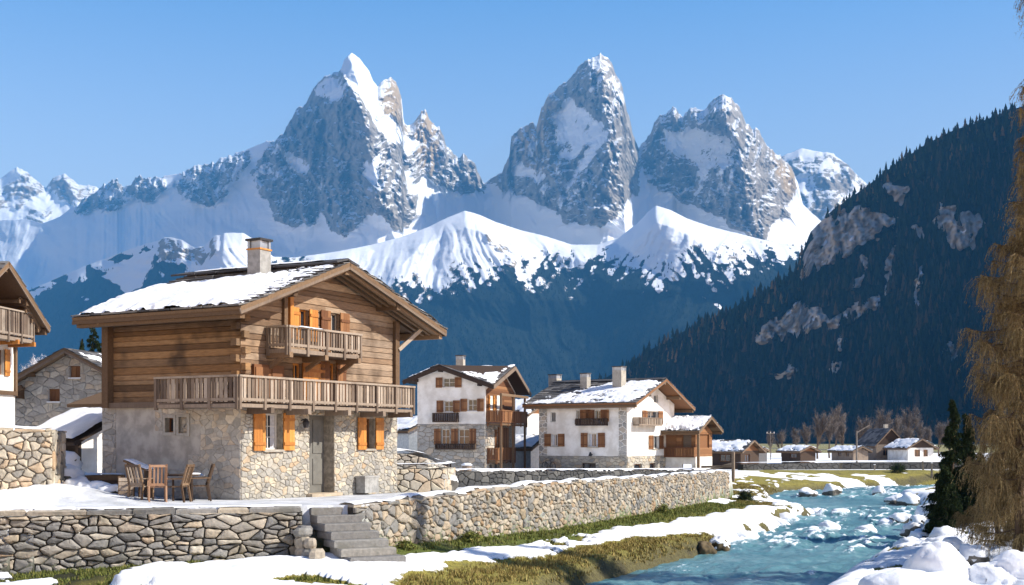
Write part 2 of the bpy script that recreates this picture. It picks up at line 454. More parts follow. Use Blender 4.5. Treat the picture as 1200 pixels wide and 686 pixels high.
rp = wt.nodes.new('ShaderNodeValToRGB'); rp.color_ramp.elements[0].position = .06; rp.color_ramp.elements[0].color = (2.7, 1.66, 1.12, 1); rp.color_ramp.elements[1].position = .36; rp.color_ramp.elements[1].color = (.62, .84, .98, 1)
for p_, c_ in ((.5, (.26, .38, .58, 1)), (1.0, (.13, .21, .38, 1))): e_ = rp.color_ramp.elements.new(p_); e_.color = c_  # upper stops darken the unseen sky overhead to cut ambient fill
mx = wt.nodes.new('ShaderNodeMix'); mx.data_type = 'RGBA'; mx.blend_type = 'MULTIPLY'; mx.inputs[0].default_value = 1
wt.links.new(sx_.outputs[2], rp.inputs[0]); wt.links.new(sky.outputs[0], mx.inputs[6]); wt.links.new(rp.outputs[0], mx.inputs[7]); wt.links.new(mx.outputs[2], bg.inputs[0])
vs_ = scn.view_settings; vs_.view_transform = 'Standard'; vs_.look = 'None'; vs_.exposure = EXPO; vs_.gamma = 1
scn.render.engine = 'CYCLES'
scn.cycles.use_denoising = True; scn.cycles.max_bounces = 5; scn.cycles.diffuse_bounces = 3; scn.cycles.volume_bounces = 0; scn.cycles.caustics_reflective = False; scn.cycles.caustics_refractive = False

hz = bpy.data.materials.new('valley_air'); hz.use_nodes = True; ht = hz.node_tree; ht.nodes.remove(ht.nodes['Principled BSDF'])
pv = ht.nodes.new('ShaderNodeVolumePrincipled'); pv.inputs['Color'].default_value = (*HAZE_COL, 1); pv.inputs['Density'].default_value = HAZE; pv.inputs['Anisotropy'].default_value = 0.0
ht.links.new(pv.outputs[0], ht.nodes['Material Output'].inputs['Volume'])
hb = MB().box(-9500, 9500, -400, 16500, -60, 3300, .5).build('haze', hz); tag(hb, kind='stuff')

# ================================================================== the mountains
def interp_poly(pts, u):
    p = sorted(pts); return np.interp(u, [a for a, _ in p], [b for _, b in p])

def relief(name, u0, u1, du, sil, bot, nv, crestY, slope, spines, rockf, attrsf, mat, jag=(2.0, 12), snow_relief=.15, rough=(60, 14), back=900, vsplit=1.0, blur=5, flowk=.25, sp0=.4):
    """a mountain face: crest traced on the photograph and set at its own distance; the face runs down towards the viewer with
    the given steepness (ground slope where snow lies, cliff where rock), spines stand out as buttresses"""
    u = np.arange(u0, u1 + du, du); U = np.repeat(u[None], nv, 0)
    s = interp_poly(sil, u) if not callable(sil) else sil(u)
    rk0 = rockf(u, s + 4)
    s = s + (ridged(u / jag[1], u * 0, 5, 4) - .62) * -jag[0] * 2.2 * np.clip(rk0 + .12, 0, 1)
    b = interp_poly(bot, u) if not callable(bot) else bot(u)
    w = np.linspace(0, 1, nv)[:, None] ** vsplit
    V = s[None] + w * np.maximum(b - s, 2)[None]
    wu = U + 10 * fbm(U / 20, V / 26, 41, 5, .62); wv = V + 10 * fbm(U / 20, V / 26, 57, 5, .62)
    rock = rockf(wu, wv)
    for _ in range(3):
        rock = (rock + np.roll(rock, 1, 1) + np.roll(rock, -1, 1)) / 3
    cy = crestY(u) if callable(crestY) else np.full(u.shape, float(crestY))
    lean = U + 12 * fbm(U / 60, V / 45, 83, 3) - .3 * np.clip(V - s[None], 0, 200)
    cy = crestY(lean) if callable(crestY) else np.full(U.shape, float(crestY))
    px = cy / F
    dv = np.diff(V, axis=0, prepend=V[:1])
    cot = slope(U, V, rock)
    k = np.ones(61) / 61
    cotb = np.apply_along_axis(lambda r: np.convolve(np.pad(r, 30, mode='edge'), k, 'valid'), 1, cot)
    cotb = np.apply_along_axis(lambda r: np.convolve(np.pad(r, 30, mode='edge'), k, 'valid'), 1, cotb); cotb = np.apply_along_axis(lambda r: np.convolve(np.pad(r, 30, mode='edge'), k, 'valid'), 1, cotb)
    Yb = cy - np.cumsum(dv * cotb, 0) * px
    ssm = np.convolve(np.pad(s, 20, mode='edge'), np.ones(41) / 41, 'valid'); Yb = Yb - ((s - ssm) * cotb[min(20, nv - 1)] * px[0])[None] * np.clip(w * 6, 0, 1)
    prot = np.zeros_like(U)
    for pts, H, kl, kr in spines:
        vv = np.array([q[1] for q in pts], float); uu = np.array([q[0] for q in pts], float)
        ur = np.interp(V, vv, uu) + 5 * fbm(V / 14, V * 0 + uu[0], 3, 3)
        d = U - ur
        ends = np.clip((V - vv[0] + 12) / 12, 0, 1) * np.clip(1 - (V - vv[-1]) / (20 + .3 * H), 0, 1)
        h = H * ends - np.where(d < 0, -d * kl, d * kr)
        prot = np.maximum(prot, h)
    rb = rock.copy()
    for _ in range(3): rb = np.apply_along_axis(lambda r: np.convolve(np.pad(r, 7, mode='edge'), np.ones(15) / 15, 'valid'), 1, rb)
    prot = prot * (sp0 + (1 - sp0) * rb)
    rw, ra = rough
    gx = U + 10 * fbm(U / 40, V / 40, 71, 3); gy = V + 10 * fbm(U / 40, V / 40, 72, 3)
    n1 = (ridged(gx / rw, gy / (rw * 1.5), 21, 3) - .5) * ra * 2
    n2 = (ridged((gx + gy * .25) / (rw * .28), gy / (rw * .5), 31, 4, .6) - .5) * ra * 1.5
    n3 = (ridged((gx - gy * .5) / (rw * .09), (gy + gx * .4) / (rw * .09), 37, 3, .6) - .5) * ra * .8
    fac = 0
    for i, (an, lam, am) in enumerate(((.25, 21, 1.0), (-.35, 15, .8), (.9, 12, .5), (-.1, 7.5, .42), (-1.1, 8, .3), (.5, 4.5, .22))):
        tt = (U * math.cos(an) + V * math.sin(an)) / lam + 1.5 * fbm(U / (lam * 2.4), V / (lam * 3.0), 200 + i, 4)
        fac = fac + (np.abs((tt % 1) - .5) * 2 - .5) * am * sst(fbm(U / 30, V / 30, 230 + i, 2), -.5, .3)
    flow = ridged((gx + .45 * (gy - 260) * np.sign(np.sin(gx / 55))) / 11, gy / 60, 88, 3) - .6
    soft = flow * ra * 1.1 * (U > 0) * flowk + fbm(gx / 45, gy / 60, 77, 4) * ra * .9
    rel = prot + rock * (n1 * .8 + n2 * .8 + n3 + fac * ra * 1.15) + (1 - rock) * (soft + (n1 * .5 + n2 * .35) * snow_relief * 2)
    fade = np.clip(w * 14, 0, 1)
    Y = Yb - rel * px * (.25 + .75 * fade)
    X = (U - HX) / F * Y; Z = CZ - (V - HY) / F * Y
    at = attrsf(U, V, wu, wv, rock)
    for q in ('snow', 'forest', 'tan'):
        a = at[q].astype(float)
        for _ in range(blur):
            a = (a + np.roll(a, 1, 1) + np.roll(a, -1, 1)) / 3; a[1:-1] = (a[2:] + a[:-2] + a[1:-1]) / 3
        at[q] = a
    fine = fbm((U + .5 * V) / 9, (V - .35 * U) / 15, 141, 5, .68)
    at['snow'] = np.clip(at['snow'] + fine * 1.25 * (1 - .8 * np.abs(2 * at['snow'] - 1)), 0, 1)
    Xb = np.stack([X[0] + (X[0] * .02) , X[0] * 1.06]); Yb2 = np.stack([Y[0] + back * .12, Y[0] + back]); Zb = np.stack([Z[0] - back * .08, Z[0] - back * .9])
    X = np.concatenate([Xb[::-1], X]); Y = np.concatenate([Yb2[::-1], Y]); Z = np.concatenate([Zb[::-1], Z])
    at = {q: np.concatenate([r[:1], r[:1], r]) for q, r in at.items()}
    o = grid_mesh(name, X, Y, Z, mat, at)
    return o, (U, V, X[2:], Y[2:], Z[2:], rock)

def _alp():
    m = Mt('alpine_rock_and_snow'); v = m.coord(kind='Object')
    rn = m.noise(v, .0095, 9, .62); st = m.noise(m.coord((1, 1, 5)), .0047, 8, .65, .6); fn = m.noise(v, .04, 6, .65)
    rock = m.ramp(m.math('ADD', m.math('MULTIPLY', rn, .5), m.math('MULTIPLY', st, .5)), [(.3, (.10, .09, .075)), (.45, (.235, .21, .175)), (.58, (.38, .34, .285)), (.8, (.52, .465, .385))])
    rock = m.mix(m.attr('tan'), rock, m.mix(rn, (.30, .20, .085), (.56, .41, .20)))
    nz = m.n('ShaderNodeSeparateXYZ', Vector=m.n('ShaderNodeNewGeometry').outputs['Normal']).outputs[2]
    ledge = m.smooth(m.math('ADD', nz, m.math('ADD', m.math('MULTIPLY', m.math('SUBTRACT', st, .5), 2.0), m.math('MULTIPLY', m.math('SUBTRACT', fn, .5), .7))), .64, .74)
    s = m.math('ADD', m.attr('snow'), m.math('ADD', m.math('MULTIPLY', m.math('SUBTRACT', fn, .5), 1.15), m.math('MULTIPLY', m.math('SUBTRACT', rn, .5), .7)))
    s = m.smooth(s, .44, .56)
    s = m.math('MAXIMUM', s, m.math('MULTIPLY', m.math('MULTIPLY', ledge, m.math('SUBTRACT', 1.0, m.attr('dry'))), .9))
    forest = m.mix(fn, (.006, .011, .009), (.013, .019, .013))
    rock = m.mix(m.math('MULTIPLY', m.attr('pale'), m.math('ADD', m.math('MULTIPLY', rn, .8), .3)), rock, m.mix(fn, (.42, .40, .36), (.74, .71, .66)))
    c = m.mix(s, rock, (.80, .83, .88))
    fo = m.smooth(m.math('ADD', m.attr('forest'), m.math('MULTIPLY', m.math('SUBTRACT', fn, .5), .9)), .42, .58)
    c = m.mix(fo, c, forest)
    h = m.math('ADD', rn, m.math('MULTIPLY', fn, .35))
    bm = m.n('ShaderNodeBump', Strength=m.math('ADD', m.math('MULTIPLY', s, -.62), .8), Distance=34.0, Height=h); m.t.links.new(bm.outputs[0], m.b.inputs['Normal'])
    return m.out(c, .9, .1)
M['alp'] = _alp()

SIL_A = [(-120, 262), (-40, 262), (0, 258), (30, 257), (50, 262), (70, 254), (87, 241), (101, 233), (116, 221), (132, 207), (139, 212), (146, 222), (159, 207), (184, 207), (208, 204), (228, 196), (255, 189), (285, 177),
         (325, 161), (332, 158), (347, 130), (359, 119), (369, 102), (380, 90), (396, 83), (404, 69), (412, 62), (421, 68), (433, 84), (437, 95), (442, 100), (449, 95), (458, 91), (464, 95), (471, 119), (473, 143), (478, 149), (485, 144), (490, 135),
         (498, 127), (503, 140), (511, 149), (515, 149), (520, 159), (523, 174), (532, 181), (545, 181), (557, 194), (562, 206), (569, 214), (588, 204), (597, 184), (599, 161), (610, 149), (624, 145), (628, 150), (635, 125), (644, 110),
         (662, 98), (673, 84), (686, 71), (694, 65), (702, 62), (713, 68), (719, 80), (729, 103), (734, 128), (744, 161), (748, 171), (757, 165), (767, 141), (788, 125), (800, 134), (811, 126), (824, 128), (843, 113), (857, 113), (867, 126), (874, 147),
         (890, 151), (901, 174), (912, 180), (929, 200), (935, 216), (941, 240), (965, 262), (1010, 300), (1100, 320)]
ROCK_A = [[(84, 246), (100, 233), (116, 219), (132, 205), (146, 221), (159, 205), (190, 203), (196, 222), (178, 236), (150, 232), (128, 246), (104, 248)],
          [(200, 214), (230, 205), (262, 196), (288, 188), (292, 205), (270, 222), (252, 240), (234, 236), (214, 232)],
          [(325, 162), (296, 204), (301, 226), (313, 236), (323, 255), (347, 269), (373, 262), (380, 236), (368, 212), (350, 196), (336, 182)],
          [(330, 158), (346, 129), (358, 117), (368, 100), (380, 88), (397, 82), (405, 92), (412, 112), (428, 134), (443, 158), (455, 172), (468, 192), (478, 214), (488, 236), (492, 252), (480, 269), (466, 272), (455, 262), (440, 250), (424, 262), (404, 278), (385, 274), (376, 248), (384, 224), (370, 204), (352, 190), (343, 176)],
          [(440, 100), (458, 89), (472, 119), (475, 147), (458, 142), (446, 130)],
          [(476, 150), (498, 125), (512, 147), (524, 173), (546, 179), (570, 214), (566, 226), (545, 229), (524, 216), (505, 208), (490, 190), (476, 166)],
          [(452, 150), (470, 158), (486, 178), (500, 205), (492, 214), (480, 200), (466, 180)],
          [(565, 214), (588, 202), (597, 182), (599, 158), (624, 143), (636, 123), (644, 108), (662, 96), (680, 76), (702, 60), (720, 80), (735, 128), (750, 172), (753, 195), (746, 222), (730, 236), (716, 256), (697, 267), (683, 265), (660, 258), (640, 240), (620, 230), (600, 224), (582, 220)],
          [(755, 166), (767, 139), (788, 123), (811, 124), (844, 111), (858, 112), (875, 146), (902, 174), (931, 200), (938, 217), (931, 234), (921, 240), (926, 257), (906, 259), (898, 278), (882, 279), (860, 266), (835, 250), (818, 242), (798, 235), (778, 228), (766, 214), (756, 195)]]
SNOW_A = [[(652, 140), (658, 122), (668, 112), (684, 124), (696, 134), (708, 139), (704, 158), (694, 166), (684, 176), (672, 186), (660, 180), (650, 160)],
          [(690, 168), (712, 150), (706, 170), (690, 200), (664, 222), (652, 222), (676, 200)],
          [(772, 148), (790, 158), (815, 148), (850, 160), (866, 172), (846, 190), (832, 200), (822, 226), (812, 236), (812, 214), (820, 195), (796, 185), (784, 172)],
          [(402, 70), (412, 58), (434, 84), (441, 101), (446, 130), (470, 147), (488, 170), (482, 184), (468, 170), (450, 152), (424, 116), (406, 94)],
          [(366, 104), (382, 92), (398, 88), (404, 108), (392, 118), (372, 116)],
          [(430, 188), (446, 182), (452, 204), (440, 214), (428, 208)], [(466, 194), (480, 200), (490, 226), (480, 226)], [(336, 168), (352, 182), (366, 198), (352, 202), (338, 186)],
          [(594, 196), (606, 188), (622, 200), (636, 214), (622, 214), (604, 206)]]
HALF_A = [[(325, 165), (300, 205), (305, 226), (345, 215), (372, 235), (380, 215), (350, 190)], [(200, 214), (288, 186), (292, 205), (252, 240), (214, 232)], [(84, 246), (132, 205), (190, 203), (196, 222), (150, 232)],
          [(620, 160), (650, 130), (660, 225), (640, 230), (620, 215)], [(780, 130), (850, 118), (870, 150), (820, 150)], [(690, 60), (720, 80), (735, 128), (712, 140), (690, 110)], [(640, 226), (690, 210), (700, 230), (660, 250)], [(840, 170), (870, 190), (850, 230), (825, 235)]]
TAN_A = [[(440, 100), (458, 89), (472, 119), (475, 147), (458, 142), (446, 130)], [(476, 150), (498, 125), (512, 147), (518, 176), (508, 206), (490, 190), (476, 166)], [(606, 160), (632, 128), (648, 128), (640, 180), (645, 210), (618, 200)], [(900, 176), (931, 200), (938, 217), (928, 234), (912, 216)]]
def rockA(u, v):
    r = np.zeros(np.shape(u))
    for p in ROCK_A: r = np.maximum(r, (pip(u, v, p) | pip(u, v + 11, p) & pip(u, v + 22, p)).astype(float))
    for p in SNOW_A: r = r * (1 - .8 * pip(u, v, p))
    return r
def attrA(U, V, wu, wv, rock):
    s = 1 - rockA(wu, wv)
    for p in HALF_A: s = np.maximum(s, pip(wu, wv, p) * .34)
    t = np.zeros_like(U)
    for p in TAN_A: t = np.maximum(t, pip(wu, wv, p) * .85)
    for _ in range(2): t = (t + np.roll(t, 2, 1) + np.roll(t, -2, 1)) / 3
    return {'snow': s, 'tan': t, 'forest': np.zeros_like(U)}
SPA = [([(412, 62), (408, 96), (440, 140), (456, 170), (472, 206), (487, 252)], 85, .95, 1.0), ([(376, 96), (362, 150), (366, 205)], 34, .8, .9), ([(392, 190), (406, 276)], 40, .9, .8), ([(330, 165), (336, 215), (348, 266)], 40, .8, .9),
       ([(458, 90), (464, 146)], 18, 1, .8), ([(498, 127), (501, 160), (508, 208)], 26, 1, .9), ([(545, 181), (550, 226)], 20, 1, .9), ([(523, 174), (526, 214)], 14, 1, 1),
       ([(700, 62), (716, 110), (722, 140), (716, 180), (704, 264)], 78, .75, 1.1), ([(640, 114), (640, 160), (644, 190), (652, 250)], 44, .9, .55), ([(612, 149), (612, 210)], 30, 1, .9), ([(588, 204), (602, 224)], 18, .8, .8),
       ([(850, 112), (852, 150), (872, 186), (886, 230), (890, 276)], 80, .8, .9), ([(788, 124), (776, 168), (778, 226)], 40, 1, .6), ([(905, 176), (918, 212), (922, 250)], 34, .9, 1), ([(811, 125), (818, 150)], 14, 1, 1), ([(830, 200), (840, 250)], 26, .9, .9),
       ([(132, 207), (126, 244)], 18, .8, .9), ([(165, 207), (162, 234)], 18, .9, .9), ([(188, 206), (194, 228)], 14, .9, .9), ([(228, 198), (226, 236)], 20, .7, .8), ([(270, 186), (256, 236)], 26, .7, .8)]
def slopeA(U, V, rock): return .42 * rock + 1.75 * (1 - rock)
mA, _ = relief('mountain', -120, 1100, 1.1, SIL_A, lambda u: np.full(u.shape, 345.0), 300, lambda u: 9000 + 1.29 * np.interp(u, [-120, 300, 405, 480, 570, 690, 755, 850, 940, 1100], [3300, 760, 0, 900, 900, 0, 480, 0, 700, 1200]), slopeA, SPA, rockA, attrA, M['alp'], (4.4, 7), .12, (46, 15))
tag(mA, kind='structure')

# far summits at both ends
def rockF(u, v): return np.clip(fbm(u / 18, v / 14, 5, 4) * 1.6 + .62 - np.clip((v - np.where(u < 300, 222, 205)) / 26, 0, 1) * np.where(u < 300, .9, .35), 0, 1)
def attrF(U, V, wu, wv, rock): return {'snow': np.clip(.95 - rock * 1.1, 0, 1), 'tan': .3 * (U < 300) * np.ones_like(U), 'forest': np.zeros_like(U)}
SIL_FL = [(-160, 190), (-60, 205), (-20, 200), (0, 210), (5, 206), (20, 194), (30, 201), (44, 213), (54, 221), (62, 209), (76, 202), (82, 208), (91, 216), (114, 219), (140, 232), (190, 250)]
mF, _ = relief('mountain', -160, 190, 1.5, SIL_FL, lambda u: np.full(u.shape, 285.0), 80, 14300, lambda U, V, r: .6 * r + 1.5 * (1 - r), [([(20, 195), (34, 225), (52, 262)], 34, .7, .9), ([(76, 203), (82, 225), (100, 255)], 30, .8, .8), ([(-20, 200), (-10, 250)], 30, .8, .8)], rockF, attrF, M['alp'], (2.5, 9), .2, (34, 7))
tag(mF, kind='structure')
SIL_FR = [(860, 230), (900, 195), (914, 184), (940, 174), (955, 177), (978, 180), (993, 193), (1008, 208), (1030, 230), (1090, 270)]
mG, _ = relief('mountain', 860, 1090, 1.5, SIL_FR, lambda u: np.full(u.shape, 300.0), 80, 11200, lambda U, V, r: .6 * r + 1.4 * (1 - r), [([(955, 177), (966, 210), (985, 250)], 34, .8, .9), ([(993, 193), (1000, 240)], 24, .8, .8), ([(935, 178), (945, 240)], 22, .8, .8)], rockF, attrF, M['alp'], (2.0, 9), .2, (30, 7))
tag(mG, kind='structure')

# middle range: snow shoulders above, dark forest below
SIL_B = [(-140, 400), (-60, 372), (0, 349), (35, 340), (100, 312), (150, 293), (172, 286), (195, 279), (212, 281), (228, 290), (240, 288), (250, 277), (262, 273), (285, 273), (305, 286), (320, 301), (345, 302), (380, 297), (400, 294), (440, 286), (470, 278), (500, 267), (525, 255), (545, 247),
         (562, 252), (580, 260), (610, 270), (640, 277), (670, 287), (700, 287), (725, 279), (748, 261), (760, 248), (769, 241), (785, 246), (805, 256), (830, 265), (870, 275), (910, 285), (950, 290), (1000, 300), (1060, 320)]
SLINE = [(-140, 380), (0, 340), (100, 308), (170, 284), (200, 300), (240, 318), (262, 312), (300, 330), (400, 345), (440, 358), (467, 350), (500, 352), (521, 358), (535, 345), (560, 338), (583, 327), (600, 326), (625, 338), (646, 326), (667, 332), (692, 326), (705, 315), (733, 328), (775, 342), (800, 327), (817, 322), (858, 324), (900, 314), (940, 292), (1060, 310)]
TONG = [[(648, 324), (660, 324), (680, 356), (690, 368), (676, 360), (660, 342)], [(808, 326), (822, 322), (826, 336), (842, 358), (848, 366), (836, 362), (822, 346)], [(120, 320), (150, 306), (172, 296), (186, 292), (176, 312), (168, 336), (150, 350), (140, 345)], [(500, 350), (516, 352), (514, 380), (504, 388)]]
RB = [[(186, 296), (190, 282), (212, 278), (222, 290), (238, 292), (246, 300), (240, 312), (216, 306), (196, 306)], [(244, 292), (250, 282), (262, 276), (258, 296), (250, 306)], [(560, 268), (580, 282), (600, 296), (588, 296), (570, 282)], [(596, 300), (612, 312), (600, 318), (590, 312)]]
def snowB(u, v):
    s = (v < interp_poly(SLINE, u) + 7 + 16 * fbm(u / 16, v / 40, 91, 3)).astype(float)
    for p in TONG: s = np.maximum(s, pip(u, v, p).astype(float))
    return s
def rockB(u, v):
    r = np.zeros(np.shape(u))
    for p in RB: r = np.maximum(r, pip(u, v, p).astype(float))
    return r
def attrB(U, V, wu, wv, rock):
    s = snowB(wu, wv); r = rockB(wu, wv)
    patchy = (fbm(wu / 14, wv / 14, 99, 4) > .12 + .010 * (V - interp_poly(SLINE, U))) & (V < interp_poly(SLINE, U) + 45) & (U < 330)
    s2 = np.maximum(s, patchy.astype(float))
    hole = (fbm(wu / 9, wv / 16, 19, 4) > .42 - .016 * np.clip(V - interp_poly(SLINE, U) + 34, 0, 40)) & (U > 330)
    s2 = s2 * (1 - .75 * hole * (s2 > .5) * (V > interp_poly(SLINE, U) - 16))
    f = (1 - s2) * (1 - r) * np.where((V < interp_poly(SLINE, U)), .3, 1)
    dz = V - interp_poly(SLINE, U); sgn = np.sign(np.sin(wu / 50)); sp = fbm((wu + .6 * sgn * wv) / 5, (wv - .5 * sgn * wu) / 34, 171, 4, .65) + .5 * fbm(wu / 2.6, wv / 2.6, 175, 3)
    zone = np.exp(-((dz - 2) / 34) ** 2) * (U > 300)
    s2 = np.clip(s2 + zone * np.where(s2 > .5, np.minimum(sp - .12, 0) * 2.6, np.maximum(sp - .16, 0) * 2.2 * np.exp(-np.clip(dz, 0, 99) / 16)), 0, 1); f = np.clip(1 - s2 - r, 0, 1)
    return {'snow': s2 * (1 - r), 'tan': r * .25, 'forest': f}
SPB = [([(545, 247), (575, 285), (606, 330), (620, 352)], 56, .45, .5), ([(500, 268), (470, 320), (455, 345)], 40, .6, .7), ([(640, 277), (690, 312), (720, 340)], 46, .5, .5), ([(769, 241), (800, 270), (850, 310), (880, 330)], 52, .42, .5),
       ([(400, 294), (380, 335)], 40, .7, .7), ([(262, 273), (262, 300), (250, 350)], 46, .9, .8), ([(195, 279), (190, 310), (170, 370)], 40, .8, .8), ([(100, 312), (80, 380)], 30, .6, .6), ([(890, 285), (940, 330)], 40, .6, .7), ([(560, 330), (552, 350)], 24, .7, .7)]
mB, gB = relief('mountain', -140, 1060, 1.5, SIL_B, lambda u: np.full(u.shape, 524.0), 260, lambda u: 6600 + 140 * np.sin(u / 90 + 1) + 1.4 * np.interp(u, [-140, 235, 300, 400], [1800, 100, 0, 100]), lambda U, V, r: 1.5 - .7 * r - .25 * (V > 350), SPB, rockB, attrB, M['alp'], (2.0, 14), .35, (50, 8), vsplit=1.25, blur=1, flowk=1.0, sp0=1)
tag(mB, kind='structure')

# the steep wooded flank on the right
SIL_D = [(640, 500), (690, 456), (713, 441), (757, 413), (815, 381), (860, 361), (911, 332), (934, 316), (940, 297), (950, 272), (976, 246), (1014, 220), (1046, 195), (1085, 169), (1117, 153), (1149, 143), (1171, 134), (1200, 124), (1300, -40), (1400, -220), (1500, -400)]  # crest right of the frame is unseen, raised so it shades the flank
CL = [[(934, 311), (940, 283), (963, 260), (976, 251), (1001, 238), (1020, 238), (1033, 254), (1049, 257), (1046, 267), (1027, 279), (1008, 292), (982, 305), (956, 318), (936, 329)],
      [(890, 401), (899, 376), (918, 360), (944, 356), (969, 369), (1001, 363), (1020, 347), (1033, 347), (1027, 363), (1001, 379), (969, 385), (937, 395)],
      [(1094, 251), (1110, 241), (1136, 244), (1155, 260), (1149, 279), (1126, 292), (1110, 283), (1097, 267)], [(1036, 216), (1060, 214), (1066, 226), (1046, 240)], [(1062, 262), (1080, 262), (1082, 284), (1068, 276)], [(1040, 282), (1047, 280), (1040, 345), (1033, 340)], [(985, 395), (992, 393), (980, 440), (974, 438)], [(1075, 300), (1083, 298), (1078, 350), (1070, 350)], [(1010, 300), (1016, 298), (1010, 340), (1004, 340)], [(905, 436), (930, 428), (946, 432), (920, 446)], [(1100, 414), (1118, 406), (1114, 426)]]
def rockD(u, v):
    r = np.zeros(np.shape(u))
    for p in CL: r = np.maximum(r, pip(u, v, p).astype(float))
    return r
def attrD(U, V, wu, wv, rock):
    r = rockD(wu + 9 * fbm(U / 9, V / 16, 331, 4), wv + 12 * fbm(U / 7, V / 18, 332, 4)) * (fbm(wu / 6, wv / 12, 61, 4) < .42)
    return {'snow': r * np.clip(.1 + .5 * fbm(wu / 4, wv / 12, 321, 3), 0, .5), 'tan': r * .15, 'forest': 1 - r, 'dry': np.ones_like(r), 'pale': np.clip(r * (1.1 + 1.1 * fbm(wu / 3, wv / 14, 325, 3)), 0, 1)}
SPD = [([(1010, 222), (1000, 300), (985, 380), (960, 470)], 46, .5, .5), ([(1130, 150), (1120, 250), (1090, 400), (1060, 480)], 50, .45, .5), ([(940, 300), (915, 360), (880, 440)], 36, .5, .5), ([(1220, 110), (1215, 300), (1190, 460)], 50, .5, .5), ([(830, 375), (815, 430), (800, 480)], 26, .5, .5)]
mD, gD = relief('mountain', 640, 1500, 2, SIL_D, lambda u: np.full(u.shape, 526.0), 190, lambda u: 2500 - 350 * sst(u, 640, 900) + 250 * sst(u, 900, 1300), lambda U, V, r: 1.35 - .75 * r, SPD, rockD, attrD, M['alp'], (1.0, 14), .5, (30, 20), back=500, blur=1, sp0=1)
tag(mD, kind='structure')

def tree_cloud(name, pts, hgt, rad, mat, label=None, sides=5, tiers=2, seed=1):
    rs = np.random.RandomState(seed); n = len(pts); V = []; Q = []
    base = 0; tone = []
    for t in range(tiers):
        zb = (.05 + .42 * t); zt = 1.0 if t == tiers - 1 else .72; rr = 1 - .42 * t
        ang = rs.rand(n, 1) * 6.28 + np.arange(sides)[None] * 2 * math.pi / sides
        jit = .65 + .6 * rs.rand(n, sides)
        ring = np.stack([pts[:, None, 0] + np.cos(ang) * rad[:, None] * rr * jit, pts[:, None, 1] + np.sin(ang) * rad[:, None] * rr * jit, pts[:, None, 2] + hgt[:, None] * (zb + .08 * rs.rand(n, sides))], -1)
        tip = np.stack([pts[:, 0], pts[:, 1], pts[:, 2] + hgt * zt], -1)[:, None]
        vv = np.concatenate([ring, tip], 1); off = base + np.arange(n)[:, None] * (sides + 1)
        k = np.arange(sides)[None]
        Q.append(np.stack([off + k, off + (k + 1) % sides, off + sides + 0 * k], -1).reshape(-1, 3)); V.append(vv.reshape(-1, 3)); base += n * (sides + 1)
        tone.append(np.repeat(rs2[:, None], sides + 1, 1).ravel() if False else np.repeat(rs.rand(n) if t == 0 else tone0, sides + 1))
        if t == 0: tone0 = tone[0].reshape(n, sides + 1)[:, 0]
    o = raw_mesh(name, np.concatenate(V), np.concatenate(Q), mat, {'tone': np.concatenate(tone)}, None, False)
    return tag(o, label, None, None, 'stuff')
def sample(g, n, wfun, seed):
    U, V, X, Y, Z, rock = g; rs = np.random.RandomState(seed)
    a = np.abs(np.gradient(V, axis=0)) * np.abs(np.gradient(U, axis=1)) * wfun(U, V)
    p = (a / a.sum()).ravel(); i = rs.choice(p.size, n, p=p); r, c = np.unravel_index(i, U.shape)
    r2 = np.clip(r + 1, 0, U.shape[0] - 1); c2 = np.clip(c + 1, 0, U.shape[1] - 1); a = rs.rand(n); b = rs.rand(n)
    def q(A): return A[r, c] * (1 - a) * (1 - b) + A[r2, c] * a * (1 - b) + A[r, c2] * (1 - a) * b + A[r2, c2] * a * b
    return np.stack([q(X), q(Y), q(Z)], -1), q(U), q(V)
def _for(name, stops, spec=.05):
    m = Mt(name); n = m.noise(m.coord(), .4, 3)
    return m.out(m.mix(m.math('MULTIPLY', n, .5), m.ramp(m.attr('tone'), stops), (.012, .018, .012)), .95, spec)
M['forest'] = _for('spruce_forest', [(0, (.007, .013, .009)), (.55, (.018, .029, .018)), (.78, (.032, .036, .02)), (.88, (.06, .046, .027)), (1, (.085, .062, .036))])
M['forest_mix'] = _for('spruce_and_larch_forest', [(0, (.014, .026, .016)), (.55, (.028, .044, .025)), (.8, (.05, .052, .028)), (.9, (.17, .11, .045)), (1, (.24, .16, .07))])
def wD(U, V): return wD0(U, V) * wD0(U, V - 7)
def wD0(U, V): return (1 - attrD(U, V, U + 7 * fbm(U / 22, V / 22, 41, 4), V + 7 * fbm(U / 22, V / 22, 57, 4), None)['forest'] < .5) * (V < 522) * (U < 1290)
pts, uu, vv = sample(gD, 15000, wD, 4)
rs = np.random.RandomState(9)
hh = (8 + 17 * rs.rand(len(pts)) ** 1.6)
lw = np.abs(vv - np.interp(uu, [p[0] for p in SIL_D], [p[1] for p in SIL_D])) < 34
hi = lw & (rs.rand(len(pts)) < .75)
tree_cloud('forest', pts[~hi] - [0, 0, 1], hh[~hi], hh[~hi] * .22, M['forest'], seed=5)
tree_cloud('forest', pts[hi] - [0, 0, 1], hh[hi] * .9, hh[hi] * .22, M['forest_mix'], seed=6)
def wB(U, V):
    wu = U + 7 * fbm(U / 22, V / 22, 41, 4); wv = V + 7 * fbm(U / 22, V / 22, 57, 4)
    return (attrB(U, V, wu, wv, None)['forest'] > .5) * (V < 500)
pts, uu, vv = sample(gB, 16000, wB, 8); hh = 10 + 11 * rs.rand(len(pts))
M['far_forest'] = _for('distant_spruce', [(0, (.005, .010, .008)), (1, (.014, .020, .014))])
tree_cloud('forest', pts - [0, 0, 1], hh, hh * .24, M['far_forest'], tiers=2, sides=4, seed=7)
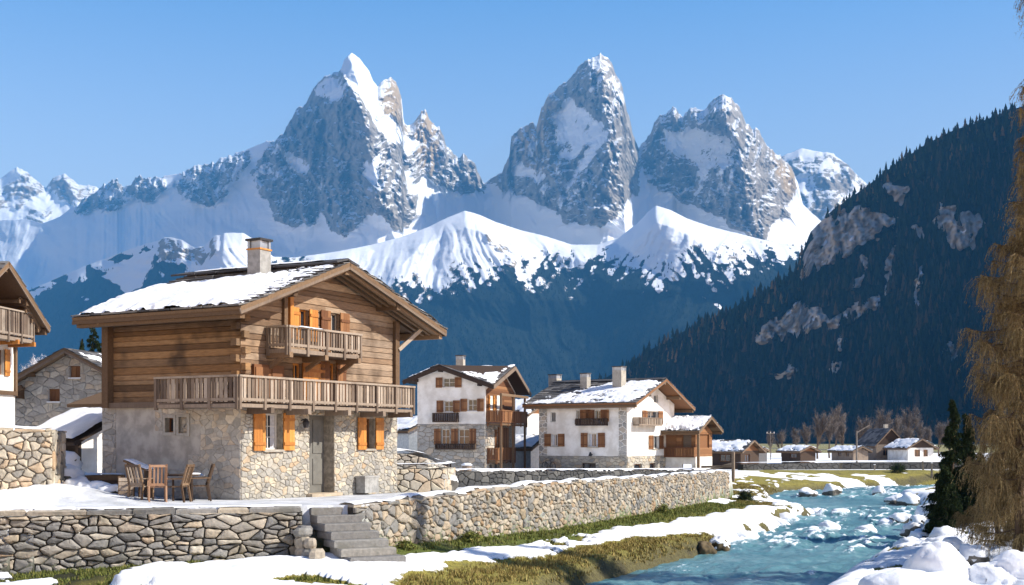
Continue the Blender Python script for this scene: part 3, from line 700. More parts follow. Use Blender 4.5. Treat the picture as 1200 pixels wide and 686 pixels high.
# ================================================================== ground, river bed, terrace
def px2x(u, Y): return (u - HX) / F * Y
LY = [0, 10, 26, 31, 35.6, 43.5, 45, 46.8, 53.9, 60.9, 66.9, 70, 79, 93.6, 96.6, 105, 110, 116, 125, 200]
LX = [-9, -6, -1.9, .5, 2.4, 6.0, 7.0, 8.0, 10.4, 13.7, 15.7, 15.9, 16.8, 19.8, 21.2, 29, 36, 44, 60, 90]
RY = [0, 10, 28, 35.6, 40.6, 45, 50, 58, 66, 77, 85.7, 89.5, 100, 110, 116, 125, 200]
RX = [-2, 2, 6, 9.1, 11.5, 14.2, 16.2, 19.4, 21.6, 26.1, 27.0, 31, 40, 50, 58, 74, 120]
WY = [33.4, 44.5, 54, 72, 76, 84, 200]
WX = [-4.0, 1.23, 5.6, 12.7, 13.6, 13.9, 13]
WATER = -2.55
def yleft(X): return np.interp(X, [-60, -30, -12.84, -5.2, -4.0], [28.6, 30.2, 31, 33.0, 33.4])
def behind(X, Y):
    return ((X < -4.0) & (Y > yleft(X))) | ((X >= -4.0) & (X < np.interp(Y, WY, WX)) & (Y > 33.4))
def zterr(X, Y):
    z = np.interp(Y, [0, 36, 42, 60, 72, 95, 130, 170, 400, 1600, 3000], [-.12, -.12, -.2, -.36, -.5, -.86, -1.5, -1.3, -2, -4, -30])
    return z
def ground(X, Y, fine=True):
    xl = np.interp(Y, LY, LX); xr = np.interp(Y, RY, RX)
    wob = .5 * fbm(X * .5, Y * .5, 3, 4) + .9 * fbm(X * .13, Y * .13, 4, 2) * sst(Y, 46, 60)
    dl = (xl - X) * .86 + wob; dr = (X - xr) * .86 + .9 * wob
    zb_wall = np.interp(X, [-30, -12.8, -7, -4, 1.2, 5.6, 12.7], [-1.8, -1.75, -1.45, -1.28, -1.62, -1.62, -1.8])
    xw = np.interp(Y, WY, WX); dw = np.where(Y > 33.4, (X - xw) * .9, np.where(X < -4, (yleft(X) - Y), np.hypot(X + 4, Y - 33.4)))
    brow = -1.98 + .12 * fbm(X * .35, Y * .35, 8, 3)
    k = np.clip(dw / np.maximum(dw + np.maximum(dl - 1.0, 0), .1), 0, 1)
    low = zb_wall * (1 - k) + brow * k
    zl = -3.1 + (low + 3.1) * sst(dl, -.55, .75)
    far = sst(Y, 72, 80); zt = zterr(X, Y)
    zl2 = -3.1 + (np.minimum(-1.9 + np.clip(dl - 1, 0, 12) * .09, zt) + 3.1) * sst(dl, -.6, .9)
    zl = zl * (1 - far) + zl2 * far
    zr = -3.1 + (1.15 + np.clip(dr - .8, 0, 14) * np.interp(Y, [20, 45, 80], [.10, .09, .05]) * 1 + 3.1 - 3.1 + .0) * sst(dr, -.5, 1.2)
    bump = .22 * fbm(X * .55, Y * .55, 12, 4) * np.clip((dr - .4) / 2, 0, 1) * (Y < 110)
    zr = zr + bump
    z = np.where(dl > dr, zl, zr)
    m = (Y > 104); fz = sst(Y, 104, 118)
    z = z * (1 - fz) + zt * fz
    bh = behind(X, Y) & (Y < 80)
    z = np.where(bh, zt, z)
    # snow heaped on the left of the terrace
    hp = .42 * np.exp(-(((X + 12.9) / 2.0) ** 2 + ((Y - 35.0) / 1.3) ** 2)) + .75 * np.exp(-(((X + 13.4) / 1.6) ** 2 + ((Y - 39.0) / 2.2) ** 2)) + .35 * np.exp(-(((X + 16) / 3.0) ** 2 + ((Y - 33.4) / 1.0) ** 2))
    z = z + np.where(bh, hp * (1 + .25 * fbm(X * 1.1, Y * 1.1, 14, 3)) * sst(Y - yleft(X), .5, 2.0), 0)
    return z, dl, dr, dw, bh

us = np.concatenate([np.arange(-420, -40, 12), np.arange(-40, 1260, 2.6), np.arange(1260, 1800, 14)])
ys = np.concatenate([[0.3, 4, 10, 16, 20], 24 * np.exp(np.arange(0, math.log(125 / 24), .0046)), 125 * np.exp(np.arange(.01, math.log(3000 / 125), .025))])
UU, YY = np.meshgrid(us, ys); XX = px2x(UU, YY)
g_z, g_dl, g_dr, g_dw, g_bh = ground(XX, YY)
N1 = fbm(XX * .8, YY * .8, 31, 4); N2 = fbm(XX * .25, YY * .25, 33, 3)
snow = np.zeros_like(XX); road = np.zeros_like(XX); lush = np.zeros_like(XX)
lb = (~g_bh) & (g_dl > g_dr)
w_g = np.interp(XX, [-14, -8, -4, 0, 12], [.2, .5, .75, 1.3, 2.3])
sn_low = sst(g_dw + .55 * N1, w_g, w_g + .35) * sst(g_dl + .9 * N1 + .5 * N2, np.interp(YY, [26, 34, 46, 50], [2.1, 1.9, 1.3, -.3]), np.interp(YY, [26, 34, 46, 50], [2.6, 2.3, 1.7, .1]))
sn_low *= np.where((N1 + .6 * N2 > .42) & (g_dl < 4.5) & (YY < 46), 0, 1)
sn_low *= sst(XX + 2.2 * N1, -10.2, -8.2) + sst(N1 + N2, .25, .4) * (XX < -8)
snow = np.where(lb, sn_low, snow)
mid = lb & (YY > 66)
snow = np.where(mid, sst(N1 + .8 * N2 + .25 - .5 * np.exp(-((g_dl - 2.2) / 1.4) ** 2) * (YY > 66) * (YY < 92) - .012 * (YY - 66), -.05, .12), snow)
snow = np.where((~g_bh) & (g_dr >= g_dl), sst(g_dr + .8 * N1, .15, .5) * sst(-(N1 + .5 * N2), -.34, -.22), snow)
far = YY > 104
br = np.exp(-((YY - 114) / 9) ** 2) * (XX < 48) * (.4 + sst(N2, -.5, .2))
snow = np.where(far, sst(1 - br * 1.15 + .75 * N1 + .4 * N2, .1, .4), snow)
snow = np.where(YY > 300, .35, snow)
terr = g_bh | ((YY > 80) & (XX < np.interp(YY, WY, WX)) & (YY < 128))
sl_ = sst(-XX + .9 * N1 + .9 * N2 - .25 * (YY - 36), 11.7, 12.6) + .9 * sst(YY - .25 * XX + 3 * N2, 62, 74) * 0
edge = np.exp(-(np.abs(g_dw) / .55) ** 2) * (.55 + .6 * N1)
snow = np.where(terr, np.clip(np.maximum(sl_, np.where(YY > 50, .4 + .5 * N1, 0)), 0, 1), snow)
road = np.where(terr, 1.0, 0)
lush = np.where(lb, np.exp(-np.clip(g_dw, 0, 9) / 2.2) * sst(XX, -9, -4), 0)
g_z = g_z + .13 * snow * (1 - .75 * road * (YY < 60)) * (YY < 104) * (g_dl < 90) + snow * (.05 * N1 + .035 * fbm(XX * 3, YY * 3, 35, 3)) * (YY < 104)
steep = np.abs(np.gradient(g_z, axis=1)) / np.abs(np.gradient(XX, axis=1)); snow = snow * np.where((steep > .8) & (g_dl > g_dr) & (YY > 60) & (YY < 104), 0, 1)
wet = np.where(~terr, sst(np.minimum(np.abs(g_dl), 9), .9, .2) * (g_dl > g_dr) + sst(g_dr, .9, .2) * (g_dr >= g_dl), 0)

def _ground():
    m = Mt('snowy_valley_ground'); v = m.coord()
    n = m.noise(v, 1.3, 8, .62); f = m.noise(v, 9, 6, .65); big = m.noise(v, .35, 4)
    grass = m.ramp(f, [(.28, (.07, .055, .018)), (.42, (.18, .155, .034)), (.58, (.275, .24, .056)), (.75, (.36, .30, .095))])
    green = m.ramp(f, [(.28, (.03, .042, .010)), (.5, (.095, .12, .022)), (.75, (.17, .19, .04))])
    g = m.mix(m.smooth(m.math('ADD', m.attr('lush'), m.math('MULTIPLY', m.math('SUBTRACT', big, .5), .9)), .3, .6), grass, green)
    earth = m.mix(f, (.03, .026, .02), (.085, .075, .055)); g = m.mix(m.math('MULTIPLY', m.smooth(m.math('ADD', m.math('MULTIPLY', n, .6), m.math('MULTIPLY', big, .4)), .50, .62), .6), g, earth); g = m.mix(m.math('MULTIPLY', m.attr('wet'), .75), g, earth)
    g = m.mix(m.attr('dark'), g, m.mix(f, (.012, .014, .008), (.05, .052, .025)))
    rd = m.mix(m.smooth(n, .35, .65), (.42, .44, .47), (.62, .64, .68)); rd = m.mix(m.math('MULTIPLY', m.smooth(f, .5, .7), .35), rd, (.26, .26, .26))
    c = m.mix(m.attr('road'), g, rd)
    s = m.smooth(m.math('ADD', m.attr('snow'), m.math('ADD', m.math('MULTIPLY', m.math('SUBTRACT', f, .5), 1.1), m.math('MULTIPLY', m.math('SUBTRACT', n, .5), .9))), .36, .66)
    c = m.mix(s, c, m.mix(m.math('ADD', m.math('MULTIPLY', n, .6), m.math('MULTIPLY', f, .4)), (.70, .72, .76), (.88, .89, .91)))
    h = m.math('ADD', m.math('MULTIPLY', f, m.math('ADD', m.math('MULTIPLY', s, -.85), 1.0)), m.math('MULTIPLY', n, .6))
    bm = m.n('ShaderNodeBump', Strength=m.math('ADD', m.math('MULTIPLY', m.math('MAXIMUM', s, m.attr('road')), -.55), .8), Distance=.12, Height=h); m.t.links.new(bm.outputs[0], m.b.inputs['Normal'])
    return m.out(c, m.math('ADD', m.math('MULTIPLY', m.attr('road'), -.25), .9), .2)
M['ground'] = _ground()
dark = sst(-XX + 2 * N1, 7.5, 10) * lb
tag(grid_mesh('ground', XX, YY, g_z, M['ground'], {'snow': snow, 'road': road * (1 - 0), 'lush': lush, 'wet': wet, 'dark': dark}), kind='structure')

# ------------------------------------------------------------------ river
us = np.arange(560, 1300, 2.2); ys = np.concatenate([[2, 10, 18], 25 * np.exp(np.arange(0, math.log(128 / 25), .0036))])
UU, YY = np.meshgrid(us, ys); XX = px2x(UU, YY)
xc = (np.interp(YY, LY, LX) + np.interp(YY, RY, RX)) / 2; q = XX - xc
w1 = fbm(q * .55 + .8 * fbm(q * .3, YY * .2, 2, 2), YY * .42, 51, 4); w2 = ridged(q * .8 + .4 * w1, YY * .38, 55, 4); w3 = fbm(q * 3.4, YY * 1.3, 57, 4, .6)
rap = sst(fbm(q * .12, YY * .10, 61, 2) + .25, -.1, .45) * sst(YY, 33, 41)
rz = WATER + .09 * w1 + .05 * w3 + rap * (.26 * np.clip(w2 - .55, 0, 1) * 2 + .08 * w1) + .03 * ridged(q * 3, YY * 2, 59, 3)
foam = np.clip(rap * sst(w2 + .62 * w3 + .2 * w1, .74, 1.08) + .45 * sst(w3 + w1, .55, .85) * (.2 + rap), 0, 1)
RSTONES = [(872, 634, .55), (884, 627, .6), (897, 622, .65), (909, 617, .6), (921, 612, .7), (931, 606, .6), (944, 604, .55), (957, 603, .6), (986, 604, .55), (972, 622, .5), (1014, 624, .5), (912, 603, .7), (900, 598, .8), (1040, 615, .4)]
qt = lambda y: (np.interp(y, LY, LX) + np.interp(y, RY, RX)) / 2
for (u_, v_, s_) in RSTONES:
    y0 = (CZ - WATER) * F / (v_ - 515); q0 = px2x(u_, y0) - qt(y0); t = y0 - YY
    tr = np.exp(-((q - q0) / (.75 * s_ + .12 * np.clip(t, 0, 9))) ** 2) * np.where(t > -s_, np.exp(-np.clip(t, 0, 99) / (2.6 * s_ + .8)), 0)
    foam = np.maximum(foam, np.clip(tr * (1.0 + .9 * w3 + .3 * w1), 0, 1)); rz = rz + .10 * tr * (1 + w3)
def _water():
    m = Mt('glacier_river_water'); v = m.coord(); n = m.noise(v, 2.2, 7, .62, .4); f = m.noise(m.coord((1, .6, 1)), 7, 6, .65, .8); b = m.noise(v, .16, 3)
    c = m.ramp(m.math('ADD', m.math('MULTIPLY', b, .6), m.math('MULTIPLY', n, .4)), [(.36, (.032, .095, .115)), (.5, (.09, .20, .222)), (.64, (.20, .335, .345))])
    st = m.noise(m.coord((2.6, .55, 1)), 5, 6, .7, .5); fm = m.math('MULTIPLY', m.smooth(m.math('ADD', m.attr('foam'), m.math('ADD', m.math('MULTIPLY', m.math('SUBTRACT', f, .5), .9), m.math('MULTIPLY', m.math('SUBTRACT', st, .5), 1.5))), .26, .88), .95)
    c = m.mix(fm, c, (.78, .83, .86))
    m.bump(m.math('ADD', n, m.math('MULTIPLY', f, .35)), .45, .12)
    return m.out(c, m.math('ADD', m.math('MULTIPLY', fm, .5), .3), .25)
M['water'] = _water()
tag(grid_mesh('river', XX, YY, rz, M['water'], {'foam': foam}), kind='structure')

# ------------------------------------------------------------------ grass tufts along the banks
def tufts(name, cand, n, mat, hmin, hmax, seed, blades=9, label=None):
    rs = np.random.RandomState(seed); V = []; Q = []; T = []
    X, Y = cand(rs, n * 6); z, dl, dr, dw, bh = ground(X, Y)
    ok = tuft_ok(X, Y, z, dl, dr, dw, bh, rs); X, Y, z = X[ok][:n], Y[ok][:n], z[ok][:n]; n = len(X)
    B = n * blades; X = np.repeat(X, blades) + rs.normal(0, .07, B); Y = np.repeat(Y, blades) + rs.normal(0, .07, B); z = np.repeat(z, blades)
    h = rs.uniform(hmin, hmax, B); a = rs.rand(B) * 6.28; l = rs.uniform(.2, .9, B) * h; w = .014 + .012 * rs.rand(B)
    ca, sa = np.cos(a), np.sin(a)
    p0 = np.stack([X - sa * w, Y + ca * w, z - .03], -1); p1 = np.stack([X + sa * w, Y - ca * w, z - .03], -1); p2 = np.stack([X + ca * l, Y + sa * l, z + h], -1)
    V = np.stack([p0, p1, p2], 1).reshape(-1, 3); Q = np.arange(3 * B).reshape(-1, 3)
    return tag(raw_mesh(name, V, Q, mat, {'tone': np.repeat(rs.rand(B), 3)}, None, False), kind='stuff')
M['dry_grass'] = toned('dry_bank_grass', [(0, (.11, .08, .025)), (.35, (.24, .175, .05)), (.7, (.34, .255, .09)), (1, (.17, .17, .04))], namp=.1, bump=0)
M['green_grass'] = toned('green_bank_grass', [(0, (.045, .055, .012)), (.5, (.12, .14, .028)), (.85, (.2, .21, .05)), (1, (.24, .18, .06))], namp=.1, bump=0)
def _c1(rs, n): Y = rs.uniform(28, 96, n) ** 1.0; return np.interp(Y, LY, LX) - rs.uniform(.2, 3.6, n), Y
def tuft_ok(X, Y, z, dl, dr, dw, bh, rs): return (~bh) & (dl > .25) & (dl < np.where(Y < 48, 2.4, 3.2)) & ((Y < 49) | (Y > 67)) & (fbm(X * .8, Y * .8, 31, 4) > -.55 + rs.rand(len(X)) * .5)
tufts('dry_grass', _c1, 5200, M['dry_grass'], .03, .13, 5)
def _c2(rs, n): Y = rs.uniform(33.5, 78, n); return np.interp(Y, WY, WX) + rs.uniform(.1, 2.6, n), Y
def tuft_ok(X, Y, z, dl, dr, dw, bh, rs): return (~bh) & (dw > .1) & (dw < np.interp(X, [-4, 0, 12], [.6, 1.3, 2.4]) * rs.rand(len(X)) ** .5)
def _c3(rs, n): X = rs.uniform(-14, 2, n); return X, np.where(X < -4, yleft(X), 32) - rs.uniform(.2, 4.2, n)
def tuft_ok(X, Y, z, dl, dr, dw, bh, rs): return (~bh) & (dl > .4) & (fbm(X * .8, Y * .8, 31, 4) > -.3 + .6 * (X > -8))
tufts('dark_grass', _c3, 1600, M['green_grass'], .03, .10, 15)
def tuft_ok(X, Y, z, dl, dr, dw, bh, rs): return (~bh) & (dw > .1) & (dw < np.interp(X, [-4, 0, 12], [.6, 1.3, 2.4]) * rs.rand(len(X)) ** .5)
tufts('green_grass', _c2, 2200, M['green_grass'], .04, .13, 6)

M['dark_shade_stone'] = toned('dark_shade_wall_stone', [(0, (.05, .05, .05)), (.5, (.10, .098, .092)), (1, (.16, .155, .14))], (1, 1, 1), 9, .4, .9, .6, .03, .2)  # dark stone; on the lane wall its darkness stands in for shade
# ================================================================== walls and steps
def path_map(pts, zoff=0):
    """s along a ground polyline, d outwards to its right"""
    P_ = [Vector((x, y)) for x, y in pts]; L = [0]
    for a, b in zip(P_, P_[1:]): L.append(L[-1] + (b - a).length)
    def mp(s, d, z):
        k = 0
        while k < len(P_) - 2 and s > L[k + 1]: k += 1
        a, b = P_[k], P_[k + 1]; t = (s - L[k]) / (L[k + 1] - L[k]); dr = (b - a).normalized()
        p = a + (b - a) * t; return (p.x + dr.y * d, p.y - dr.x * d, z)
    return mp, L[-1], L
def core_wall(pts, th, zb, ztop, mat, parent, name='core', n=60, inset=.03):
    mp, L, _ = path_map(pts); mb = MB(); prev = None
    for i in range(n):
        a, b = L * i / n, L * (i + 1) / n
        v = [mp(a, -inset, zb(a)), mp(b, -inset, zb(b)), mp(b, -inset, ztop(b)), mp(a, -inset, ztop(a)), mp(a, -th, zb(a)), mp(b, -th, zb(b)), mp(b, -th, ztop(b)), mp(a, -th, ztop(a))]
        fs = [(0, 1, 2, 3), (3, 2, 6, 7), (5, 4, 7, 6)]
        if i == 0: fs.append((4, 0, 3, 7))
        if i == n - 1: fs.append((1, 5, 6, 2))
        mb.add(v, fs, .5)
    return mb.build(name, mat, parent)
def coping(mp, L, ztop, th, mat, parent, rnd, size=(.5, 1.1), h=(.08, .16), over=.05, skip=.0, depth=None):
    rs = random.Random(rnd); mb = MB(); s = 0
    while s < L - .1:
        w = min(rs.uniform(*size), L - s); z = ztop(s + w / 2); hh = rs.uniform(*h); o = rs.uniform(0, over)
        if rs.random() >= skip:
            c = []
            for zz, ins in ((z - .02, .0), (z + hh * .7, .0), (z + hh, .05)):
                for ss, dd in ((s + .01 + ins, o - ins), (s + w - .01 - ins, o - ins * rs.uniform(.5, 1.5)), (s + w - .015 - ins, -th + ins), (s + .015 + ins, -th + ins)):
                    c.append(mp(ss, dd + rs.uniform(-.012, .012), zz + rs.uniform(-.012, .012)))
            mb.add(c, [(0, 1, 5, 4), (1, 2, 6, 5), (2, 3, 7, 6), (3, 0, 4, 7), (4, 5, 9, 8), (5, 6, 10, 9), (6, 7, 11, 10), (7, 4, 8, 11), (8, 9, 10, 11)], rs.random())
        s += w
    return mb.build('coping', mat, parent)
def cap_snow(mp, L, ztop, d0, d1, parent, th=.08, seed=2, cover=.3, n=None):
    n = n or int(L / .18); a = np.linspace(0, L, n); b = np.linspace(0, 1, 9); A, B = np.meshgrid(a, b)
    e = np.minimum(B, 1 - B) * 2
    h = e * 1.3 + .8 * fbm(A * .8, B * 1.3, seed, 4) + cover - .6
    hh = th * (1 - np.exp(-np.clip(h, 0, 5) * 3)) + np.clip(h, -1, 0) * .1 - .012
    pts = np.array([[mp(A[i, j], d0 + (d1 - d0) * B[i, j], ztop(A[i, j])) for j in range(n)] for i in range(9)])
    return grid_mesh('cap_snow', pts[..., 0], pts[..., 1], pts[..., 2] + hh, M['snow'], None, parent, True, keep=h > -.12)
def zg(x, y): return float(ground(np.array([x]), np.array([y]))[0][0])

# left retaining wall below the terrace
w = thing('retaining_wall', 'dry stone retaining wall of large flat grey blocks left of the stone steps', 'stone wall', (0, 0, 0))
pl = [(-27, 30.3), (-12.84, 30.95), (-8.5, 32.0), (-5.55, 32.75)]; mp, L, _ = path_map(pl)
zt = lambda s: -.26; zb = lambda s: -1.95
def tn(rs, x, z): return min(1, max(0, rs.choice([0, .2, .25, .55, .3, .1, .4, .42, .92, .7, .88, .2]) + rs.uniform(-.05, .05)))
mb = MB(); stones(mb, mp, 10, L, -1.95, lambda s: -.27, (), .27, .5, .016, .095, .5, 3, 1, tn); mb.build('stone_courses', M['drystone'], w)
core_wall(pl, .5, zb, zt, M['core'], w)
coping(mp, L, zt, .55, M['drystone'], w, 5, (.7, 1.6), (.10, .15), .07)
cap_snow(mp, L, lambda s: -.12, -.05, -.6, w, .05, 3, .1)
# right retaining wall
w = thing('retaining_wall', 'long sunlit dry stone wall of rounded blocks running from the steps along the river meadow', 'stone wall')
pr = [(-4.25, 33.15), (-3.75, 33.9), (1.23, 44.5), (5.6, 54), (12.5, 71.5)]; mp, L, Ls = path_map(pr)
zt = lambda s: float(np.interp(s, [0, 3, 12, 22, L], [-.18, -.1, .02, -.06, -.24])) + .05 * math.sin(s * 2.3) * math.sin(s * .7)
zb = lambda s: -2.0
def tn2(rs, x, z): return min(1, max(0, rs.choice([.4, .42, .7, .72, .55, .2, .9, .82, .38, 1, .1]) + rs.uniform(-.06, .06)))
mb = MB(); stones(mb, mp, 0, 7, -1.75, zt, (), .22, .75, .014, .085, .48, 4, 1, tn2); stones(mb, mp, 7, L, -2.0, zt, (), .20, .78, .014, .08, .46, 6, 1, tn2); mb.build('stone_courses', M['drystone'], w)
core_wall(pr, .5, zb, zt, M['core'], w, n=120)
coping(mp, L, lambda s: zt(s) - .02, .55, M['drystone'], w, 8, (.35, .8), (.05, .12), .05)
cap_snow(mp, L, lambda s: zt(s) + .06, 0.03, -.62, w, .09, 6, .35)
# end face of the right wall beside the steps
# stone steps
st = thing('stone_steps', 'flight of seven rough stone steps leading down from the terrace through the wall', 'steps', (0, 0, 0))
top = Vector((-4.95, 33.35)); btm = Vector((-3.55, 31.75)); dv = (btm - top); acr = Vector((.86, .5)); rs = random.Random(4)
for k in range(7):
    c = top + dv * (k / 6.0); z = -.20 - .195 * k; hw = .62 + .03 * k; mb = MB(); f = Vector((acr.y, -acr.x)) * .30; bk = -f * 1.9
    pts = [c - acr * (hw + rs.uniform(-.05, .05)) + f * rs.uniform(.85, 1.1), c + f * rs.uniform(.95, 1.15), c + acr * (hw + rs.uniform(-.05, .05)) + f * rs.uniform(.85, 1.1), c + acr * hw + bk, c - acr * hw + bk]
    up = [(p.x, p.y, z + rs.uniform(-.015, .015)) for p in pts]
    inn = [((p.x * .96 + c.x * .04), (p.y * .96 + c.y * .04), z + .025) for p in pts]; dn = [(p.x, p.y, z - .165) for p in pts]
    n = 5; fs = [tuple(range(n))[::1]] + [(i, (i + 1) % n, n + (i + 1) % n, n + i) for i in range(n)] + [(n + i, n + (i + 1) % n, 2 * n + (i + 1) % n, 2 * n + i) for i in range(n)]
    mb.add(inn + up + dn, fs, rs.choice([.2, .25, .55, .18])); mb.build('step', M['drystone'], st)
for sgn in (-1,):
    mb = MB()
    for k in range(2, 9):
        c = top + dv * (k / 8.0) + acr * sgn * (.95 + .05 * k) + Vector((rs.uniform(-.08, .08), rs.uniform(-.1, .1)))
        for zz in np.arange(-1.55, -.3 - .17 * k + .1, .26):
            a, b, h = rs.uniform(.16, .26), rs.uniform(.16, .26), rs.uniform(.11, .15); an = rs.uniform(0, 3); q = []
            for zc, kk in ((-h, .75), (-h * .4, 1), (h * .5, .98), (h, .7)):
                for t in range(8):
                    th = t * math.pi / 4; x, y = math.cos(th) * a * kk, math.sin(th) * b * kk
                    q.append((c.x + x * math.cos(an) - y * math.sin(an) + rs.uniform(-.02, .02), c.y + x * math.sin(an) + y * math.cos(an) + rs.uniform(-.02, .02), zz + zc))
            mb.add(q, [(r * 8 + t, r * 8 + (t + 1) % 8, r * 8 + 8 + (t + 1) % 8, r * 8 + 8 + t) for r in range(3) for t in range(8)] + [tuple(range(24, 32))], rs.choice([.2, .4, .55, .7, .92]))
    mb.build('side_stones', M['drystone'], st)

# wall on the far side of the lane
w = thing('lane_wall', 'low stone wall with shade put into its dark colour along the far side of the lane in front of the white houses', 'stone wall')
pn = [(-3.6, 46.5), (-2.6, 48.7), (4.2, 58.5), (11.2, 71.5)]; mp, L, _ = path_map(pn)
zt = lambda s: float(np.interp(s, [0, 4, L], [.38, .36, -.12])); zb = lambda s: -.9
mb = MB(); stones(mb, mp, 0, L, -.6, zt, (), .36, .6, .012, .05, .25, 14, 1, lambda r, x, z: r.choice([0, .1, .2, .55])); mb.build('stone_courses', M['dark_shade_stone'], w)
core_wall(pn, .4, zb, zt, M['core'], w); cap_snow(mp, L, zt, .04, -.46, w, .12, 9, .75)
# garden wall right of the big chalet
w = thing('garden_wall', 'short stone garden wall topped with thick snow right of the wooden chalet', 'stone wall')
pg = [(-4.45, 43.0), (-2.45, 43.6), (-2.1, 45.5)]; mp, L, _ = path_map(pg)
zt = lambda s: .62; zb = lambda s: -.4
mb = MB(); stones(mb, mp, 0, L, -.25, zt, (), .3, .75, .012, .05, .3, 15, 1, lambda r, x, z: r.choice([.3, .5, .7, .9])); mb.build('stone_courses', M['masonry'], w)
core_wall(pg, .5, zb, zt, M['core'], w); cap_snow(mp, L, zt, .05, -.6, w, .2, 11, 1.1)
w = thing('garden_wall', 'upper stone terrace wall with stepped snow cover behind the short garden wall', 'stone wall')
pg = [(-4.6, 45.2), (-3.2, 45.6), (-2.4, 47.6)]; mp, L, _ = path_map(pg)
zt = lambda s: float(np.interp(s, [0, .8, L], [1.2, 1.1, .55]))
mb = MB(); stones(mb, mp, 0, L, -.2, zt, (), .3, .75, .012, .05, .3, 16, 1); mb.build('stone_courses', M['masonry_grey'], w)
core_wall(pg, .5, lambda s: -.4, zt, M['core'], w); cap_snow(mp, L, zt, .05, -.8, w, .2, 12, 1.1)
# warm stone wall at the far left
w = thing('garden_wall', 'tall sunlit rubble stone wall with a square end at the left edge', 'stone wall')
pg = [(-21.0, 32.6), (-17.0, 33.9), (-13.15, 35.4), (-13.6, 37.6)]; mp, L, Ls = path_map(pg)
zt = lambda s: 1.9 + .03 * math.sin(s * 3); zb = lambda s: -.3
mb = MB(); stones(mb, mp, 0, Ls[2], -.1, zt, (), .23, .8, .012, .07, .45, 18, 1); stones(mb, mp, Ls[2], L, -.1, zt, (), .42, .85, .02, .06, .3, 19, 1); mb.build('stone_courses', M['fieldstone'], w)
core_wall(pg, .55, zb, zt, M['mortar'], w); coping(mp, Ls[2], zt, .6, M['fieldstone'], w, 21, (.4, .9), (.06, .1), .04); cap_snow(mp, Ls[2], lambda s: zt(s) + .08, -.05, -.6, w, .08, 13, .3)
# far wall of the valley road
w = thing('road_wall', 'long low dark wall below the snowy field at the far end of the river', 'stone wall')
pg = [(22, 118), (34, 128), (50, 131), (82, 136)]; mp, L, _ = path_map(pg)
zt = lambda s: float(np.interp(s, [0, 10, L], [-.75, -.75, -.72]))
mb = MB(); stones(mb, mp, 0, L, -2.6, zt, (), .75, .55, .02, .06, .2, 22, 0, lambda r, x, z: r.choice([0, .05, .1, .2])); mb.build('stone_courses', M['dark_shade_stone'], w)
core_wall(pg, .6, lambda s: -3, zt, M['core'], w); cap_snow(mp, L, zt, .1, -1.2, w, .2, 24, 1.2, 160)
# ================================================================== roofs, balconies, chimneys
def slates(par, o, ex, ey, nrm, rowh, w, th, rnd, mat='slate', keep=None, name='slates'):
    """overlapping irregular roof stones; ex runs along the eave, ey up the slope"""
    rs = random.Random(rnd); o, ex, ey, nrm = Vector(o), Vector(ex), Vector(ey), Vector(nrm).normalized(); mb = MB()
    lx, ly = ex.length, ey.length; dx, dy = ex / lx, ey / ly; y = -.04; r = 0
    while y < ly - .05:
        x = -rs.uniform(0, w[0]) * .5
        while x < lx:
            ww = rs.uniform(*w); x1 = min(x + ww, lx + rs.uniform(-.02, .05)); x0 = max(x, rs.uniform(-.05, .02))
            if x1 - x0 > .06 and (keep is None or keep((x0 + x1) / 2, y)):
                hh = rowh * rs.uniform(1.2, 1.5); t = th * rs.uniform(.7, 1.4); j = lambda: rs.uniform(-.03, .03)
                a = [o + dx * (x0 + .01) + dy * (y + j()), o + dx * (x1 - .01) + dy * (y + j()), o + dx * (x1 - .01) + dy * min(y + hh, ly), o + dx * (x0 + .01) + dy * min(y + hh, ly)]
                up = [nrm * (t + th * .9), nrm * (t + th * .9), nrm * (th * .35), nrm * (th * .35)]; dn = [nrm * (th * .9), nrm * (th * .9), nrm * -.01, nrm * -.01]
                mb.add([p + q for p, q in zip(a, dn)] + [p + q for p, q in zip(a, up)], [(3, 2, 1, 0), (4, 5, 6, 7), (0, 1, 5, 4), (1, 2, 6, 5), (2, 3, 7, 6), (3, 0, 4, 7)], rs.random())
            x += ww
        y += rowh * rs.uniform(.9, 1.1); r += 1
    return mb.build(name, M[mat], par)

